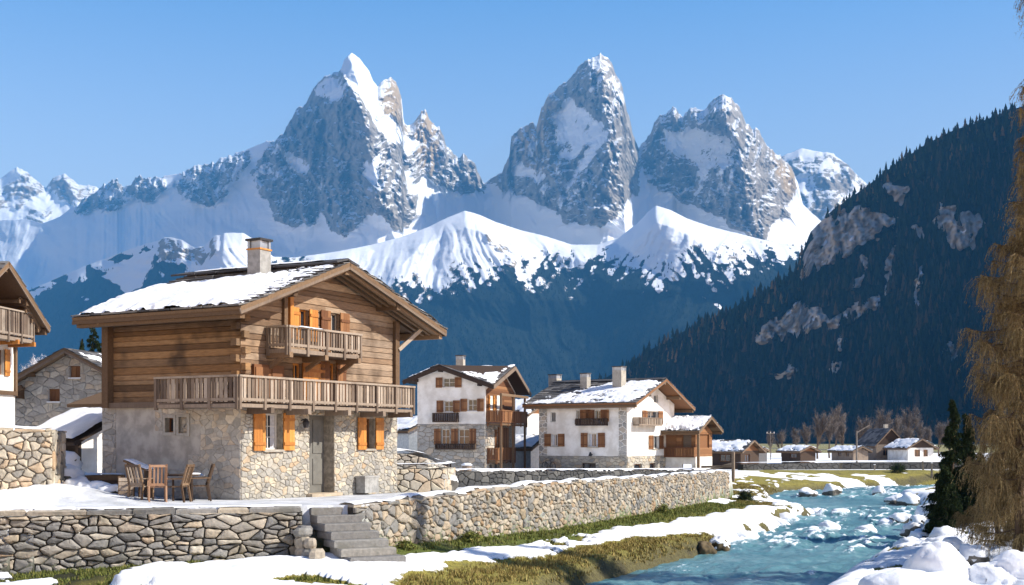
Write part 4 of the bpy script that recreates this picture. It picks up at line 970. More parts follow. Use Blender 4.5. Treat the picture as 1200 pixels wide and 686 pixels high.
def gable_roof(par, x0, x1, xm, y0, y1, zr, kl, kr, th=.12, row=.4, sw=(.3, .8), st=.03, lmask=None, rmask=None, sth=.25, purl=(.16, .2), rnd=1, beams=True, deck='beam', snowres=(70, 50), slate='slate', rafters=0):
    zl, zrr = zr - kl * (xm - x0), zr - kr * (x1 - xm)
    mb = MB(); nl = Vector((-kl, 0, 1)).normalized(); nr = Vector((kr, 0, 1)).normalized()
    mb.slab([(x0, y0, zl), (xm, y0, zr), (xm, y1, zr), (x0, y1, zl)], th, .6, nl); mb.slab([(xm, y0, zr - .004), (x1, y0, zrr), (x1, y1, zrr), (xm, y1, zr - .004)], th, .5, nr)
    rf = mb.build('roof', M[deck], par)
    slates(rf, (x0, y0, zl), (0, y1 - y0, 0), (xm - x0, 0, zr - zl), nl, row, sw, st, rnd, slate)
    slates(rf, (x1, y0, zrr), (0, y1 - y0, 0), (xm - x1, 0, zr - zrr), nr, row, sw, st, rnd + 1, slate)
    o_ = st * 1.6
    if lmask: snow_sheet('roof_snow', rf, Vector((x0, y0, zl)) + nl * o_, (0, y1 - y0, 0), (xm - x0, 0, zr - zl), nl, lmask, sth, snowres, rnd)
    if rmask: snow_sheet('roof_snow', rf, Vector((x1, y0, zrr)) + nr * o_, (0, y1 - y0, 0), (xm - x1, 0, zr - zrr), nr, rmask, sth, snowres, rnd + 5)
    if beams:
        for f in (0.04, .5, .96):
            for (xe, k, n) in ((x0, kl, nl), (x1, kr, nr)):
                x = xm + (xe - xm) * f
                if f == .04 and xe == x1: continue
                if f == .04: x = xm
                z = zr - k * abs(x - xm) - th - purl[1] * .6
                MB().bar((x, y0 + .12, z), (x, y1 - .1, z), purl[0], purl[1]).build('purlin', M['beam'], rf)
        for (xe, k) in ((x0, kl), (x1, kr)):
            MB().bar((xm, y0 + .03, zr - th * .5 - .07), (xe, y0 + .03, zr - k * abs(xe - xm) - th * .5 - .07), .05, .17, (0, 0, 1), .3).build('bargeboard', M['grey_wood'], rf)
            e = Vector((xe, 0, zr - k * abs(xe - xm) - th - .02)); sg = 1 if xe > xm else -1
            MB().bar((xe - sg * .04, y0 + .05, e.z - .02), (xe - sg * .04, y1, e.z - .02), .06, .10, (0, 0, 1), .35).build('eave_board', M['beam'], rf)
    for i in range(rafters):
        y = y0 + .35 + (y1 - y0 - .6) * i / max(1, rafters - 1)
        for (xe, k) in ((x0, kl), (x1, kr)):
            xi = xm + (xe - xm) * .45
            MB().bar((xi, y, zr - k * abs(xi - xm) - th - .06), (xe + (.08 if xe < xm else -.08), y, zr - k * abs(xe - xm) - th - .06), .10, .12).build('rafter', M['beam'], rf)
    return rf

def chimney(par, x, y, zb, zt, w=.54, mat='concrete', cap='slate', collar=None, open_=True):
    h = w / 2; c = MB().box(x - h, x + h, y - h, y + h, zb - .7, zt - (.34 if open_ else .1), .4).build('chimney', M[mat], par)
    if collar: MB().box(x - h - .03, x + h + .03, y - h - .03, y + h + .03, zt - .36, zt - .31, .5).build('collar', M[collar], c)
    if open_:
        mb = MB()
        for sx in (-1, 1):
            for sy in (-1, 1): mb.box(x + sx * (h - .05) - .05, x + sx * (h - .05) + .05, y + sy * (h - .05) - .05, y + sy * (h - .05) + .05, zt - .34, zt - .06, .5)
        mb.box(x - h + .04, x + h - .04, y - h + .04, y + h - .04, zt - .34, zt - .07, .3); mb.build('flue_top', M['tin'], c)
    mb = MB(); hh = h + .05; mb.slab([(x - hh, y - hh, zt), (x + hh, y - hh, zt + .01), (x + hh, y + hh, zt), (x - hh, y + hh, zt)], .07, .2, (0, 0, 1))
    mb.build('chimney_cap', M[cap], c); return c

def balcony(par, corners, z0, zt, inner, mats=('grey_wood', 'grey_wood'), panel=1.0, board=(.08, .14), gap=.045, fl=.1, floor_mat='grey_wood', style='boards', rnd=3, brackets=True, snow=False, wallw=(0, -1)):
    """corners: outer railing polyline; inner: the wall end of both sides; floor polygon = corners + reversed inner"""
    rs = random.Random(rnd); mb = MB(); poly = [(x, y, z0) for x, y in corners] + [(x, y, z0) for x, y in inner[::-1]]
    mb.slab(poly, fl, .5, (0, 0, 1)); b = mb.build('balcony', M[floor_mat], par)
    for (p, q) in zip(corners, corners[1:]):
        p, q = Vector((*p, 0)), Vector((*q, 0)); L = (q - p).length; d = (q - p) / L
        n = max(1, round(L / panel))
        MB().bar(p + Vector((0, 0, zt)), q + Vector((0, 0, zt)), .12, .06, tone=.75).build('handrail', M[mats[0]], b)
        MB().bar(p + Vector((0, 0, z0 + .12)), q + Vector((0, 0, z0 + .12)), .06, .08, tone=.6).build('bottom_rail', M[mats[0]], b)
        for i in range(n + 1):
            c = p + d * min(max(L * i / n, .05), L - .05)
            MB().bar(c + Vector((0, 0, z0 - fl * 1.6)), c + Vector((0, 0, zt - .02)), .09, .09, (0, 1, 0), rs.uniform(.1, .5)).build('post', M[mats[0]], b)
        for i in range(n):
            a0, a1 = L * i / n + .08, L * (i + 1) / n - .06; pm = MB(); x = a0
            while x < a1 - .05:
                w = rs.uniform(*board); c = p + d * (x + w / 2); t = rs.uniform(-.012, .012)
                if style == 'boards' or style == 'planks': pm.bar(c + Vector((t, t, z0 + .05)), c + Vector((t * .5, t, zt - .04)), w * .95, .025, (d.x, d.y, 0) if False else (-d.y, d.x, 0), rs.random())
                x += w + gap * rs.uniform(.6, 1.5)
            pm.build('railing_panel', M[mats[1]], b)
    if brackets:
        for (p, q) in zip(corners, corners[1:]):
            pass
    return b

# ================================================================== the big chalet
ch = Frame(-7.9, 36, 0, math.atan2(.873, .487))
CH = thing('chalet', 'big old log chalet on a rubble stone ground floor with orange shutters', 'chalet', ch.o, ch.a)
W_, L1, L2 = 8.0, 5.35, 5.66; ZS = 2.72; ZR, KL, KR = 7.23, .365, .30; UND = .2
r1 = ch.rect(309, 330, 485, 527, 'y', 0); r2 = ch.rect(427, 438, 491, 526, 'y', 0); rd = ch.rect(362, 391, 487, 583, 'y', 0); rd = (rd[0], rd[1], -.1, rd[3])
sw1 = ch.rect(194, 204, 490, 507, 'x', 0); sw2 = ch.rect(210, 220, 489, 508, 'x', 0)
hg = [r1, r2, rd]
flatp = lambda w: [(0, ZS), (w, ZS)]
mb = MB(); wall(mb, gable_map, flatp(W_), -.5, hg, .45); base = mb.build('stone_ground_floor', M['mortar'], CH)
def tm(rs, x, z): return min(1, max(0, rs.choice([0, .1, .25, .3, .5, .5, .6, .7, .85, .05]) + rs.uniform(-.07, .07)))
bigd = [(rd[0] - .0, rd[1] + .0, rd[2], rd[3])]
mb = MB(); stones(mb, gable_map, 0, W_, -.2, lambda s: ZS, hg, .165, .66, .005, .032, .5, 31, 1, tm); mb.build('stonework', M['masonry'], base)
mb = MB(); wall(mb, side_map, flatp(L2), -.5, [sw1, sw2], .3); side = mb.build('stone_side_wall', M['mortar_grey'], CH)
hs = [(sw1[0] - .12, sw1[1] + .12, sw1[2] - .12, sw1[3] + .12), (sw2[0] - .12, sw2[1] + .12, sw2[2] - .12, sw2[3] + .12), (1.55, 2.1, 1.2, 2.1)]
mb = MB(); stones(mb, side_map, 5.05, L2, -.2, lambda s: ZS, (), .4, .5, .014, .03, .3, 35, 1, lambda r, x, z: r.random()); mb.build('corner_stones', M['masonry_grey'], side)
mb = MB(); stones(mb, side_map, 0, 2.05, -.2, lambda s: ZS, hs, .22, .66, .004, .02, .45, 33, 1, lambda r, x, z: r.random()); stones(mb, side_map, 2.05, 3.4, 1.9, lambda s: ZS, hs, .22, .66, .004, .015, .45, 34, 1, lambda r, x, z: r.random())
stones(mb, side_map, 2.05, 2.9, -.2, lambda s: .75, (), .4, .6, .02, .02, .3, 36, 1, lambda r, x, z: r.random()); mb.build('stonework', M['masonry_grey'], side)
mb = MB()
for q in (sw1, sw2):
    f = .09
    for (a, b, c, d) in ((q[0] - f, q[0], q[2] - f, q[3] + f), (q[1], q[1] + f, q[2] - f, q[3] + f), (q[0], q[1], q[2] - f, q[2]), (q[0], q[1], q[3], q[3] + f)): mb.box(-.035, .05, a, b, c, d, .2)
mb.build('stone_surround', M['masonry_grey'], side)
window(CH, side_map, sw1, .16, .035, 'brown_wood', bars=(0, 0))
mb = MB(); stones(mb, lambda s, d, z: (.1 - d, s, z), sw2[0], sw2[1], sw2[2], lambda s: sw2[3], (), .2, .7, .01, .03, .2, 37); mb.box(.1, .28, sw2[0], sw2[1], sw2[2], sw2[3], .3); mb.build('blocked_opening', M['masonry_grey'], CH)
mb = MB(); mb.box(W_ - .3, W_, .3, L2, -.5, ZS); mb.box(.3, W_ - .3, L2 - .3, L2, -.5, ZS); mb.build('stone_back_wall', M['masonry'], CH)

# log storeys
ZT = lambda x: ZR - UND - (KL * (4 - x) if x < 4 else KR * (x - 4))
u1 = ch.rect(349, 361, 363, 389, 'y', 0); u2 = ch.rect(386, 397, 367, 398, 'y', 0); u2 = (u2[0], u2[1], 4.35, u2[3]); u1 = (u1[0], u1[1], 4.75, u1[3])
m1 = ch.rect(343, 353, 426, 470, 'y', 0); m2 = ch.rect(385, 393, 426, 470, 'y', 0); m1 = (m1[0], m1[1], 2.8, m1[3]); m2 = (m2[0], m2[1], 2.8, m2[3])
seg = random.Random(5); segs = {i: seg.uniform(1.5, 6) for i in range(60)}; st_ = {i: seg.random() for i in range(130)}
lt = lambda ri, x, t: st_[(ri * 2 + (x > segs[ri])) % 130]
mb = MB(); wall(mb, gable_map, [(0, ZT(0)), (4, ZT(4)), (W_, ZT(W_))], ZS, [u1, u2, m1, m2], .2, .195, lt, .03); lw = mb.build('log_gable_wall', M['log_grey'], CH)
mb = MB(); wall(mb, side_map, [(0, ZT(0)), (L1, ZT(0))], ZS, (), .2, .195, lambda ri, x, t: st_[(ri * 3 + (x > segs[ri] * .8)) % 130], .03); mb.build('log_side_wall', M['log'], CH)
mb = MB(); mb.box(W_ - .2, W_, .2, L1, ZS, ZT(W_)); mb.box(.2, W_ - .2, L1 - .2, L1, ZS, 5.4); mb.build('log_back_wall', M['log'], CH)
mb = MB(); z = ZS; k = 0                                            # crossing log ends at the near corner
while z < ZT(0) - .1:
    if k % 2: mb.box(-.13 - random.uniform(0, .06), .0, .02, .24, z + .015, z + .22)
    else: mb.box(.02, .24, -.12 - random.uniform(0, .05), .0, z + .015, z + .22)
    z += .235; k += 1
mb.build('log_ends', M['log'], CH)
MB().bar((W_ - .12, -.05, ZS), (W_ - .12, -.05, ZT(W_) - .1), .24, .14, (0, 1, 0), .3).build('corner_post', M['beam'], CH)
MB().bar((-.12, L1 - .05, ZS - .1), (-.12, L1 - .05, ZT(0) - .05), .24, .26, (0, 1, 0), .3).build('corner_post', M['beam'], CH)
MB().bar((-.1, .1, ZS - .02), (-.1, L1, ZS - .02), .16, .16, tone=.2).build('sill_beam', M['grey_wood'], CH)

# windows and doors of the gable
window(CH, gable_map, r1, .2, .05, 'frame_white', 'lr', 'orange_wood', .52, True, (1, 2), True, open_=.12)
window(CH, gable_map, r2, .2, .06, 'brown_wood', 'lr', 'orange_wood', .46, True, (0, 0), False, open_=.15)
d = MB(); d.box(rd[0] + .0, rd[1], .40, .45, rd[2], rd[3], .4); dr = d.build('door', M['door'], CH)
mb = MB(); w_ = rd[1] - rd[0]
for a, b, c, e in ((.08, .46, .12, .45), (.54, .92, .12, .45), (.08, .46, .52, .95), (.54, .92, .52, .95)):
    mb.box(rd[0] + w_ * a, rd[0] + w_ * b, .375, .40, rd[2] + (rd[3] - rd[2]) * c, rd[2] + (rd[3] - rd[2]) * e, .3)
mb.build('door_panels', M['door'], dr); MB().tube([(rd[0] + .12, .34, .95), (rd[0] + .12, .34, 1.1)], [.015, .015]).build('handle', M['iron'], dr)
MB().box(rd[0] - .15, rd[1] + .15, -.25, .35, -.16, -.06, .9).build('doorstep', M['masonry'], CH)
a = ch.hit(352, 497, 'y', 0); mb = MB(); mb.bar((a[0], 0, a[1] + .1), (a[0], -.22, a[1] + .16), .03, .03); mb.tube([(a[0], -.22, a[1] + .16), (a[0], -.22, a[1] + .05), (a[0], -.22, a[1] - .12)], [.05, .11, .07], 8); mb.build('wall_lamp', M['iron'], CH)
window(CH, gable_map, u1, .1, .05, 'orange_wood', 'lr', 'orange_wood', .42, False, (1, 0))
window(CH, gable_map, u2, .1, .06, 'grey_wood', 'lr', 'brown_wood', .5, False, (1, 0), name='balcony_door')
window(CH, gable_map, m1, .1, .06, 'orange_wood', 'r', 'orange_wood', 1.1, False, (1, 1), name='balcony_door')
window(CH, gable_map, m2, .1, .06, 'orange_wood', 'lr', 'brown_wood', .5, False, (1, 1), name='balcony_door')
q = ch.rect(298, 333, 428, 448, 'y', -.1); q = (q[0], q[1], 2.75, q[3]); mb = MB(); mb.box(q[0], q[1], -.1, 0.0, q[2], q[3], .3)
mb.box(q[0] + .05, (q[0] + q[1]) / 2 - .06, -.13, -.1, q[2], q[3] - .08, .7); mb.box((q[0] + q[1]) / 2 + .1, q[1] - .05, -.13, -.1, q[2], q[3] - .08, .2); mb.build('wooden_hatch', M['brown_wood'], CH)
for uu_ in (334, 341):
    a = ch.hit(uu_, 390, 'y', -.05)[0]; MB().bar((a, -.05, 4.75), (a, -.05, ZT(a) - .1), .16, .1, (0, 1, 0), .5).build('wall_post', M['orange_wood'] if uu_ == 341 else M['beam'], CH)
# balconies
BZ, BT = 2.66, 3.44
b1 = balcony(CH, [(-1.05, 2.35), (-1.05, -.85), (7.8, -.85), (7.8, -.05)], BZ, BT, [(-.05, 2.35), (-.05, -.05), (7.8, -.05)], panel=1.15, rnd=7, fl=.1)
for x in (.3, 2.0, 4.0, 5.9, 7.5): MB().bar((x, .1, BZ - .19), (x, -.95, BZ - .17), .15, .17).build('bracket', M['grey_wood'], b1)
b2 = balcony(CH, [(1.1, -.05), (1.1, -.85), (4.75, -.85), (4.75, -.05)], 4.34, 5.0, [(1.1, -.05), (4.75, -.05)], panel=.95, board=(.06, .09), gap=.05, rnd=9, fl=.12)
for x in (1.2, 2.9, 4.6):
    MB().bar((x, .1, 4.14), (x, -.9, 4.16), .16, .16, tone=.8).build('bracket', M['beam'], b2)
    MB().bar((x, .02, 3.75), (x, -.6, 4.1), .1, .12, tone=.8).build('strut', M['beam'], b2)
snow_sheet('balcony_snow', b2, (1.5, -.98, 5.04), (1.3, 0, 0), (0, .26, 0), (0, 0, 1), lambda A, B: np.minimum(np.minimum(A, 1 - A) * 3, np.minimum(B, 1 - B) * 1.2) - .1, .05, (24, 8), 5)
def lmask(A, B):
    ly = 6.76
    return np.minimum(np.minimum((A * ly - .55 - .5 * B) * 1.1, (1 - A) * ly + .1), np.minimum(B * 5 + .05, (.80 - .10 * A - B) * 5.4)) * .6 + .28 * fbm(A * 22, B * 14, 171, 4, .6)
def rmask(A, B): return np.minimum(np.minimum(A * 7.5 + .12, (1 - A) * 7.5), np.minimum(B * 5.7 - .1, 5.0 - B * 5.7)) * .7
rf = gable_roof(CH, -1.1, 9.7, 4, -.98, 5.78, ZR, KL, KR, .12, .36, (.3, .85), .045, lmask, rmask, .17, (.2, .24), 41, rafters=9, snowres=(110, 80))
def ridge_slab(par, xm, y0, y1, z, rnd, w=.55):
    rs = random.Random(rnd); mb = MB(); y = y0
    while y < y1:
        l = rs.uniform(.5, 1.1)
        for sx in (-1, 1): mb.slab([(xm - .02 * sx, y, z + .10), (xm + sx * w * rs.uniform(.8, 1.1), y, z - .05), (xm + sx * w * rs.uniform(.8, 1.1), y + l - .02, z - .05), (xm - .02 * sx, y + l - .02, z + .1)], .06, rs.uniform(0, .3), (0, 0, 1))
        y += l
    mb.build('ridge_slabs', M['slate'], par)
ridge_slab(rf, 4, -.9, 5.75, ZR + .04, 3, .6)
snow_sheet('ridge_snow', rf, (3.6, -.2, ZR + .12), (0, 5.9, 0), (.8, 0, 0), (0, 0, 1), lambda A, B: np.minimum(np.minimum(B, 1 - B) * 1.6, np.minimum(A, 1 - A) * 6) - .2, .08, (80, 12), 15)
for (x0, x1, z0_, z1_) in ((7.95, 8.9, 4.75, 5.6), ): MB().bar((x0, -.1, z0_), (x1, -.5, z1_), .13, .13, tone=.9).build('strut', M['grey_wood'], rf)
for yy in (-.2, -.5, -.78):
    for (xa, xb) in ((4.1, 9.62), (3.9, -1.0)):
        za, zb_ = ZR - (KR if xb > 4 else KL) * abs(xa - 4) - .22, ZR - (KR if xb > 4 else KL) * abs(xb - 4) - .22
        MB().bar((xa, yy, za), (xb, yy, zb_), .11, .15, tone=random.uniform(.6, 1)).build('rafter', M['beam'], rf)
snow_sheet('rake_snow', rf, Vector((-1.1, -.98, 5.37)) + Vector((-.34, 0, .94)) * .08, (0, 1.9, 0), (5.1, 0, 1.86), (-.34, 0, .94), lambda A, B: np.minimum(np.minimum(A * 1.9, (1 - A) * 1.4), np.minimum(B, 1 - B) * 5) * .5 + .55 * fbm(B * 26, A * 9, 77, 4) - .12, .06, (50, 130), 19)
chimney(CH, 2.9, 1.8, 6.83, 8.02, .52, 'concrete', 'iron', 'copper')

# ================================================================== house at the left edge
ang = math.atan2(.995, .1); Lh = Frame(-20.1 - .6, 50 - 5.97, 0, ang)
LH = thing('timber_house', 'tall house with dark gable and wooden balcony cut off by the left edge', 'house', Lh.o, Lh.a)
zt = lambda x: 8.15 - .67 * abs(x - 3)
mb = MB(); wall(mb, gable_map, [(0, zt(0) - .3), (3, zt(3) - .3), (6, zt(6) - .3)], 5.5, [(3.6, 4.5, 5.7, 7.2)], .2, .2, None, .02); mb.build('board_gable', M['brown_wood'], LH)
mb = MB(); wall(mb, gable_map, [(0, 5.5), (6, 5.5)], 3.5, [(4.4, 5.1, 4.2, 5.2)], .25); wall(mb, side_map, [(0, 6), (6, 6)], 3.5, (), .2); mb.box(5.8, 6, .05, 6, 3.5, 6.0); mb.build('white_wall', M['plaster'], LH)
mb = MB(); wall(mb, gable_map, [(0, 3.5), (6, 3.5)], -.5, (), .3); mb.box(5.78, 5.98, .05, 6, -.5, 3.5); mb.build('stone_wall', M['plaster'], LH)
window(LH, gable_map, (4.4, 5.1, 4.2, 5.2), .12, .05, 'brown_wood', 'lr', 'orange_wood', .4, bars=(1, 0)); window(LH, gable_map, (3.6, 4.5, 5.7, 7.2), .1, .06, 'orange_wood', '', bars=(1, 0), name='balcony_door')
MB().bar((5.97, -.03, 3.4), (5.97, -.03, 5.5), .16, .12, (0, 1, 0), .5).build('corner_post', M['beam'], LH); MB().bar((0, -.04, 3.5), (6, -.04, 3.5), .12, .16, tone=.2).build('sill_beam', M['beam'], LH)
b = balcony(LH, [(.5, -1.0), (5.6, -1.0), (5.6, -.05)], 5.62, 6.66, [(.5, -.05), (5.6, -.05)], panel=1.1, rnd=4, fl=.14)
for x in (1, 2.6, 4.2, 5.5): MB().bar((x, .05, 5.42), (x, -1.1, 5.44), .15, .17).build('bracket', M['orange_wood'], b)
gable_roof(LH, -.5, 6.3, 3, -1.35, 6.5, 8.4, .67, .67, .14, .4, (.3, .8), .03, None, lambda A, B: np.minimum(np.minimum(A * 7 - .4, (1 - A) * 7), np.minimum(B * 3, 3 - B * 3.6)), .2, (.2, .24), 51, rafters=6)
for k in range(4): MB().bar((4.3 + .5 * k, -1.1, 8.4 - .67 * (1.3 + .5 * k) - .5), (4.3 + .5 * k, .05, 8.4 - .67 * (1.3 + .5 * k) - .5), .12, .14, tone=.3).build('lookout_beam', M['beam'], LH)

# ================================================================== stone cottage behind
an = math.atan2(-.2, .98); Sc = Frame(-22.4, 55, 0, an)
SC = thing('stone_cottage', 'grey rubble stone cottage with a plain gable and two small brown shuttered openings', 'cottage', Sc.o, Sc.a)
q1 = Sc.rect(82, 94, 429, 444, 'y', 0); q2 = Sc.rect(57, 70, 456, 472, 'y', 0)
zt = lambda x: 5.45 - .5 * abs(x - 3.1)
mb = MB(); wall(mb, gable_map, [(0, zt(0)), (3.1, zt(3.1)), (6.2, zt(6.2))], -.5, [q1, q2], .3); mb.box(6.0, 6.2, .05, 6, -.5, zt(6.2)); mb.box(0, .2, .05, 6, -.5, zt(0)); ww = mb.build('wall', M['mortar_grey'], SC)
mb = MB(); stones(mb, gable_map, 0, 6.2, 1.2, zt, [q1, q2], .38, .6, .016, .04, .3, 61, 1); mb.build('stonework', M['masonry_grey'], ww)
for q in (q1, q2):
    wn = window(SC, gable_map, q, .1, .05, 'brown_wood', bars=(1, 0), sill='snow')
    mb = MB(); c = (q[0] + q[1]) / 2; mb.box(q[0] + .05, c - .01, .08, .12, q[2] + .04, q[3] - .04); mb.box(c + .01, q[1] - .05, .08, .12, q[2] + .04, q[3] - .04); mb.build('shutter', M['brown_wood'], wn)
gable_roof(SC, -.55, 6.8, 3.1, -.6, 6.3, 5.62, .5, .5, .1, .4, (.3, .8), .03, None, lambda A, B: np.minimum(np.minimum(A * 7 - .5, (1 - A) * 7), np.minimum(B * 3 - .4, 3.2 - B * 3.6)) * .5 + .5 * fbm(A * 14, B * 9, 172, 4) - .1, .14, (.16, .18), 55)
mb = MB(); mb.bar((-.9, -.5, 3.05), (1.0, -.5, 3.95), .14, .2); mb.bar((.75, -.5, 3.7), (.75, .02, 3.7), .14, .5); mb.build('porch_beam', M['beam'], SC)

# lean-to shed with the snowy roof
Sh = Frame(-16.5, 47, 0, math.atan2(.873, .487))
SH = thing('shed', 'low shed with smooth snow on its lean-to roof, white side wall and dark open front', 'shed', Sh.o, Sh.a)
mb = MB(); wall(mb, gable_map, [(0, 1.75), (2.0, 2.65)], -.5, (), .2); mb.box(1.8, 2, .05, 2.5, -.5, 2.5); mb.build('white_wall', M['plaster'], SH)
mb = MB(); mb.box(0, .16, -.01, .14, -.4, 1.6); mb.box(0, .16, 1.2, 1.34, -.4, 1.6); mb.box(0, .16, 2.4, 2.5, -.4, 1.6); mb.box(.5, .56, .15, 2.4, -.4, 1.6, .1); mb.box(.02, .14, -.02, 2.5, 1.3, 1.55); mb.build('timber_front', M['dark_wood'], SH)
mb = MB(); nl = Vector((-.45, 0, 1)).normalized(); mb.slab([(-.55, -.4, 1.52), (2.3, -.4, 2.8), (2.3, 2.9, 2.8), (-.55, 2.9, 1.52)], .12, .3, nl); rf = mb.build('roof', M['dark_wood'], SH)
snow_sheet('roof_snow', rf, (-.55, -.4, 1.53), (0, 3.3, 0), (2.85, 0, 1.28), nl, lambda A, B: np.minimum(np.minimum(A * 3.3, (1 - A) * 3.3), np.minimum(B * 3, 3 - B * 3)) + .15, .28, (50, 40), 8)
Sp = Frame(-14.6, 46.3, 0, math.atan2(.873, .487))
SP = thing('porch_roof', 'small brown lean-to porch with sloping boards between stone cottage and log chalet', 'porch', Sp.o, Sp.a)
mb = MB(); mb.slab([(-1.2, -.3, 2.95), (1.4, -.3, 3.75), (1.4, 1.6, 3.75), (-1.2, 1.6, 2.95)], .12, .4, (-.3, 0, 1)); mb.build('roof', M['beam'], SP)
mb = MB(); mb.box(-.6, -.45, -.1, .05, -.3, 3.0); mb.box(1.1, 1.25, -.1, .05, -.3, 3.5); mb.build('post', M['dark_wood'], SP)
mb = MB(); mb.box(-.4, 1.1, .0, .06, 1.9, 2.9, .2); mb.build('board_wall', M['dark_wood'], SP)
# ================================================================== white house with the stone ground floor
an = math.atan2(-.28, .96); H2 = Frame(-7.5, 98, 0, an)
A_ = thing('white_house', 'white house over a grey stone ground floor with brown shutters and a cross gable roof', 'house', H2.o, H2.a)
zt = lambda x: 7.2 - (.36 * (2.07 - x) if x < 2.07 else .36 * (x - 2.07))
pr_ = [(0, zt(0)), (2.07, zt(2.07)), (5.66, zt(5.66))]
wl = [(519, 533, 443, 454, 'lr', 1), (520, 531, 470, 483, 'lr', 1), (548, 559, 468, 482, 'lr', 1)]; wg = [(517, 527, 503, 521, 'l', 1), (537, 550, 503, 521, 'lr', 1)]
RU = [H2.rect(a, b, c, d, 'y', 0) for a, b, c, d, _, _ in wl]; RG = [H2.rect(a, b, c, d, 'y', 0) for a, b, c, d, _, _ in wg]
mb = MB(); wall(mb, gable_map, pr_, 2.85, RU, .25); wall(mb, lambda s, d, z: (5.66 + d, s, z), [(0, zt(5.66)), (4.7, 7.3), (8.4, 5.6)], 2.85, (), .2); mb.box(.0, .2, .05, 8.4, 2.85, zt(0)); mb.build('white_wall', M['plaster'], A_)
mb = MB(); wall(mb, gable_map, [(0, 2.85), (5.66, 2.85)], -1.5, RG, .25); wall(mb, lambda s, d, z: (5.66 + d, s, z), [(0, 2.85), (8.4, 2.85)], -1.5, (), .2); mb.box(0, .2, .05, 8.4, -1.5, 2.85); g = mb.build('stone_ground_floor', M['mortar'], A_)
mb = MB(); stones(mb, gable_map, 0, 5.66, -1.3, lambda s: 2.85, RG, .5, .6, .02, .05, .3, 71, 1, lambda r, x, z: r.random()); stones(mb, lambda s, d, z: (5.66 + d, s, z), 0, 3.2, -1.3, lambda s: 2.85, (), .5, .6, .02, .05, .3, 72); mb.build('stonework', M['masonry_grey'], g)
for r, w in zip(RU + RG, wl + wg): window(A_, gable_map, r, .14, .07, 'frame_white', w[4], 'brown_wood', .58, bars=(1, 1), sill=True, sills='plaster')
def box_rail(par, r, z0, z1, dep, mp, rnd, mat='dark_wood', name='balcony'):
    mb = MB(); s0, s1 = r
    def bx(a, b, c, d, d0, d1):
        vs = [mp(x, dd, z) for z in (c, d) for dd in (d0, d1) for x in (a, b)]; mb.add(vs, [(0, 2, 3, 1), (4, 5, 7, 6), (0, 1, 5, 4), (2, 6, 7, 3), (0, 4, 6, 2), (1, 3, 7, 5)], random.random())
    bx(s0, s1, z0, z0 + .1, .02, dep); bx(s0, s1, z1 - .08, z1, dep - .08, dep + .02); x = s0
    while x < s1 - .04: bx(x, x + .1, z0 + .1, z1 - .08, dep - .05, dep); x += .15
    for s in (s0, s1 - .06): bx(s, s + .06, z0 + .1, z1, .02, dep)
    return mb.build(name, M[mat], par)
q = H2.rect(507, 536, 484, 495, 'y', -.4); box_rail(A_, q[:2], q[2], q[3], .5, gable_map, 1)
q = H2.rect(510, 557, 520, 527, 'y', -.3); box_rail(A_, q[:2], q[2], q[3], .35, gable_map, 2, name='flower_box')
# timber right gable, loggia and balconies
rgt = lambda s, d, z: (5.68 + d, s, z)
mb = MB(); wall(mb, rgt, [(.1, 5.5), (4.6, 7.15), (8.2, 5.5)], 3.0, [(1.0, 1.9, 3.9, 5.1), (3.0, 4.2, 3.6, 5.2)], .1, .22, None, .02); mb.build('board_gable', M['brown_wood'], A_)
window(A_, rgt, (1.0, 1.9, 3.9, 5.1), .06, .07, 'orange_wood', 'lr', 'orange_wood', .4); window(A_, rgt, (3.0, 4.2, 3.6, 5.2), .06, .07, 'orange_wood', 'r', 'brown_wood', .6)
b = balcony(A_, [(5.75, .15), (6.9, .15), (6.9, 7.6), (5.75, 7.6)], 2.9, 3.9, [(5.72, .15), (5.72, 7.6)], ('brown_wood', 'brown_wood'), 1.8, (.16, .22), .01, .16, 'beam', rnd=12)
for y in (.4, 3.8, 7.3): MB().bar((6.8, y, -1.2), (6.8, y, 5.2), .16, .16, (0, 1, 0), .6).build('loggia_post', M['beam'], A_)
MB().bar((6.85, .2, 5.15), (6.85, 8, 5.15), .16, .2, tone=.7).build('loggia_beam', M['beam'], A_)
mb = MB()
for k in range(12): mb.box(5.72, 5.78, 3.2 + k * .24, 3.43 + k * .24, .0, 2.6)
mb.build('board_door', M['brown_wood'], A_)
b = balcony(A_, [(5.75, .2), (6.5, .2), (6.5, 5.5), (5.75, 5.5)], -.05, .95, [(5.72, .2), (5.72, 5.5)], ('brown_wood', 'brown_wood'), 1.3, (.12, .2), .02, .14, 'beam', rnd=14)
window(A_, rgt, (1.2, 2.2, 1.0, 2.4), -.02, .1, 'frame_white', 'r', 'brown_wood', .7)
for y in (1.2, 2.6): MB().tube([(5.68, y, -.6), (5.72, y, -.6)], [.28, .28], 14).build('cellar_vent', M['iron'], A_)
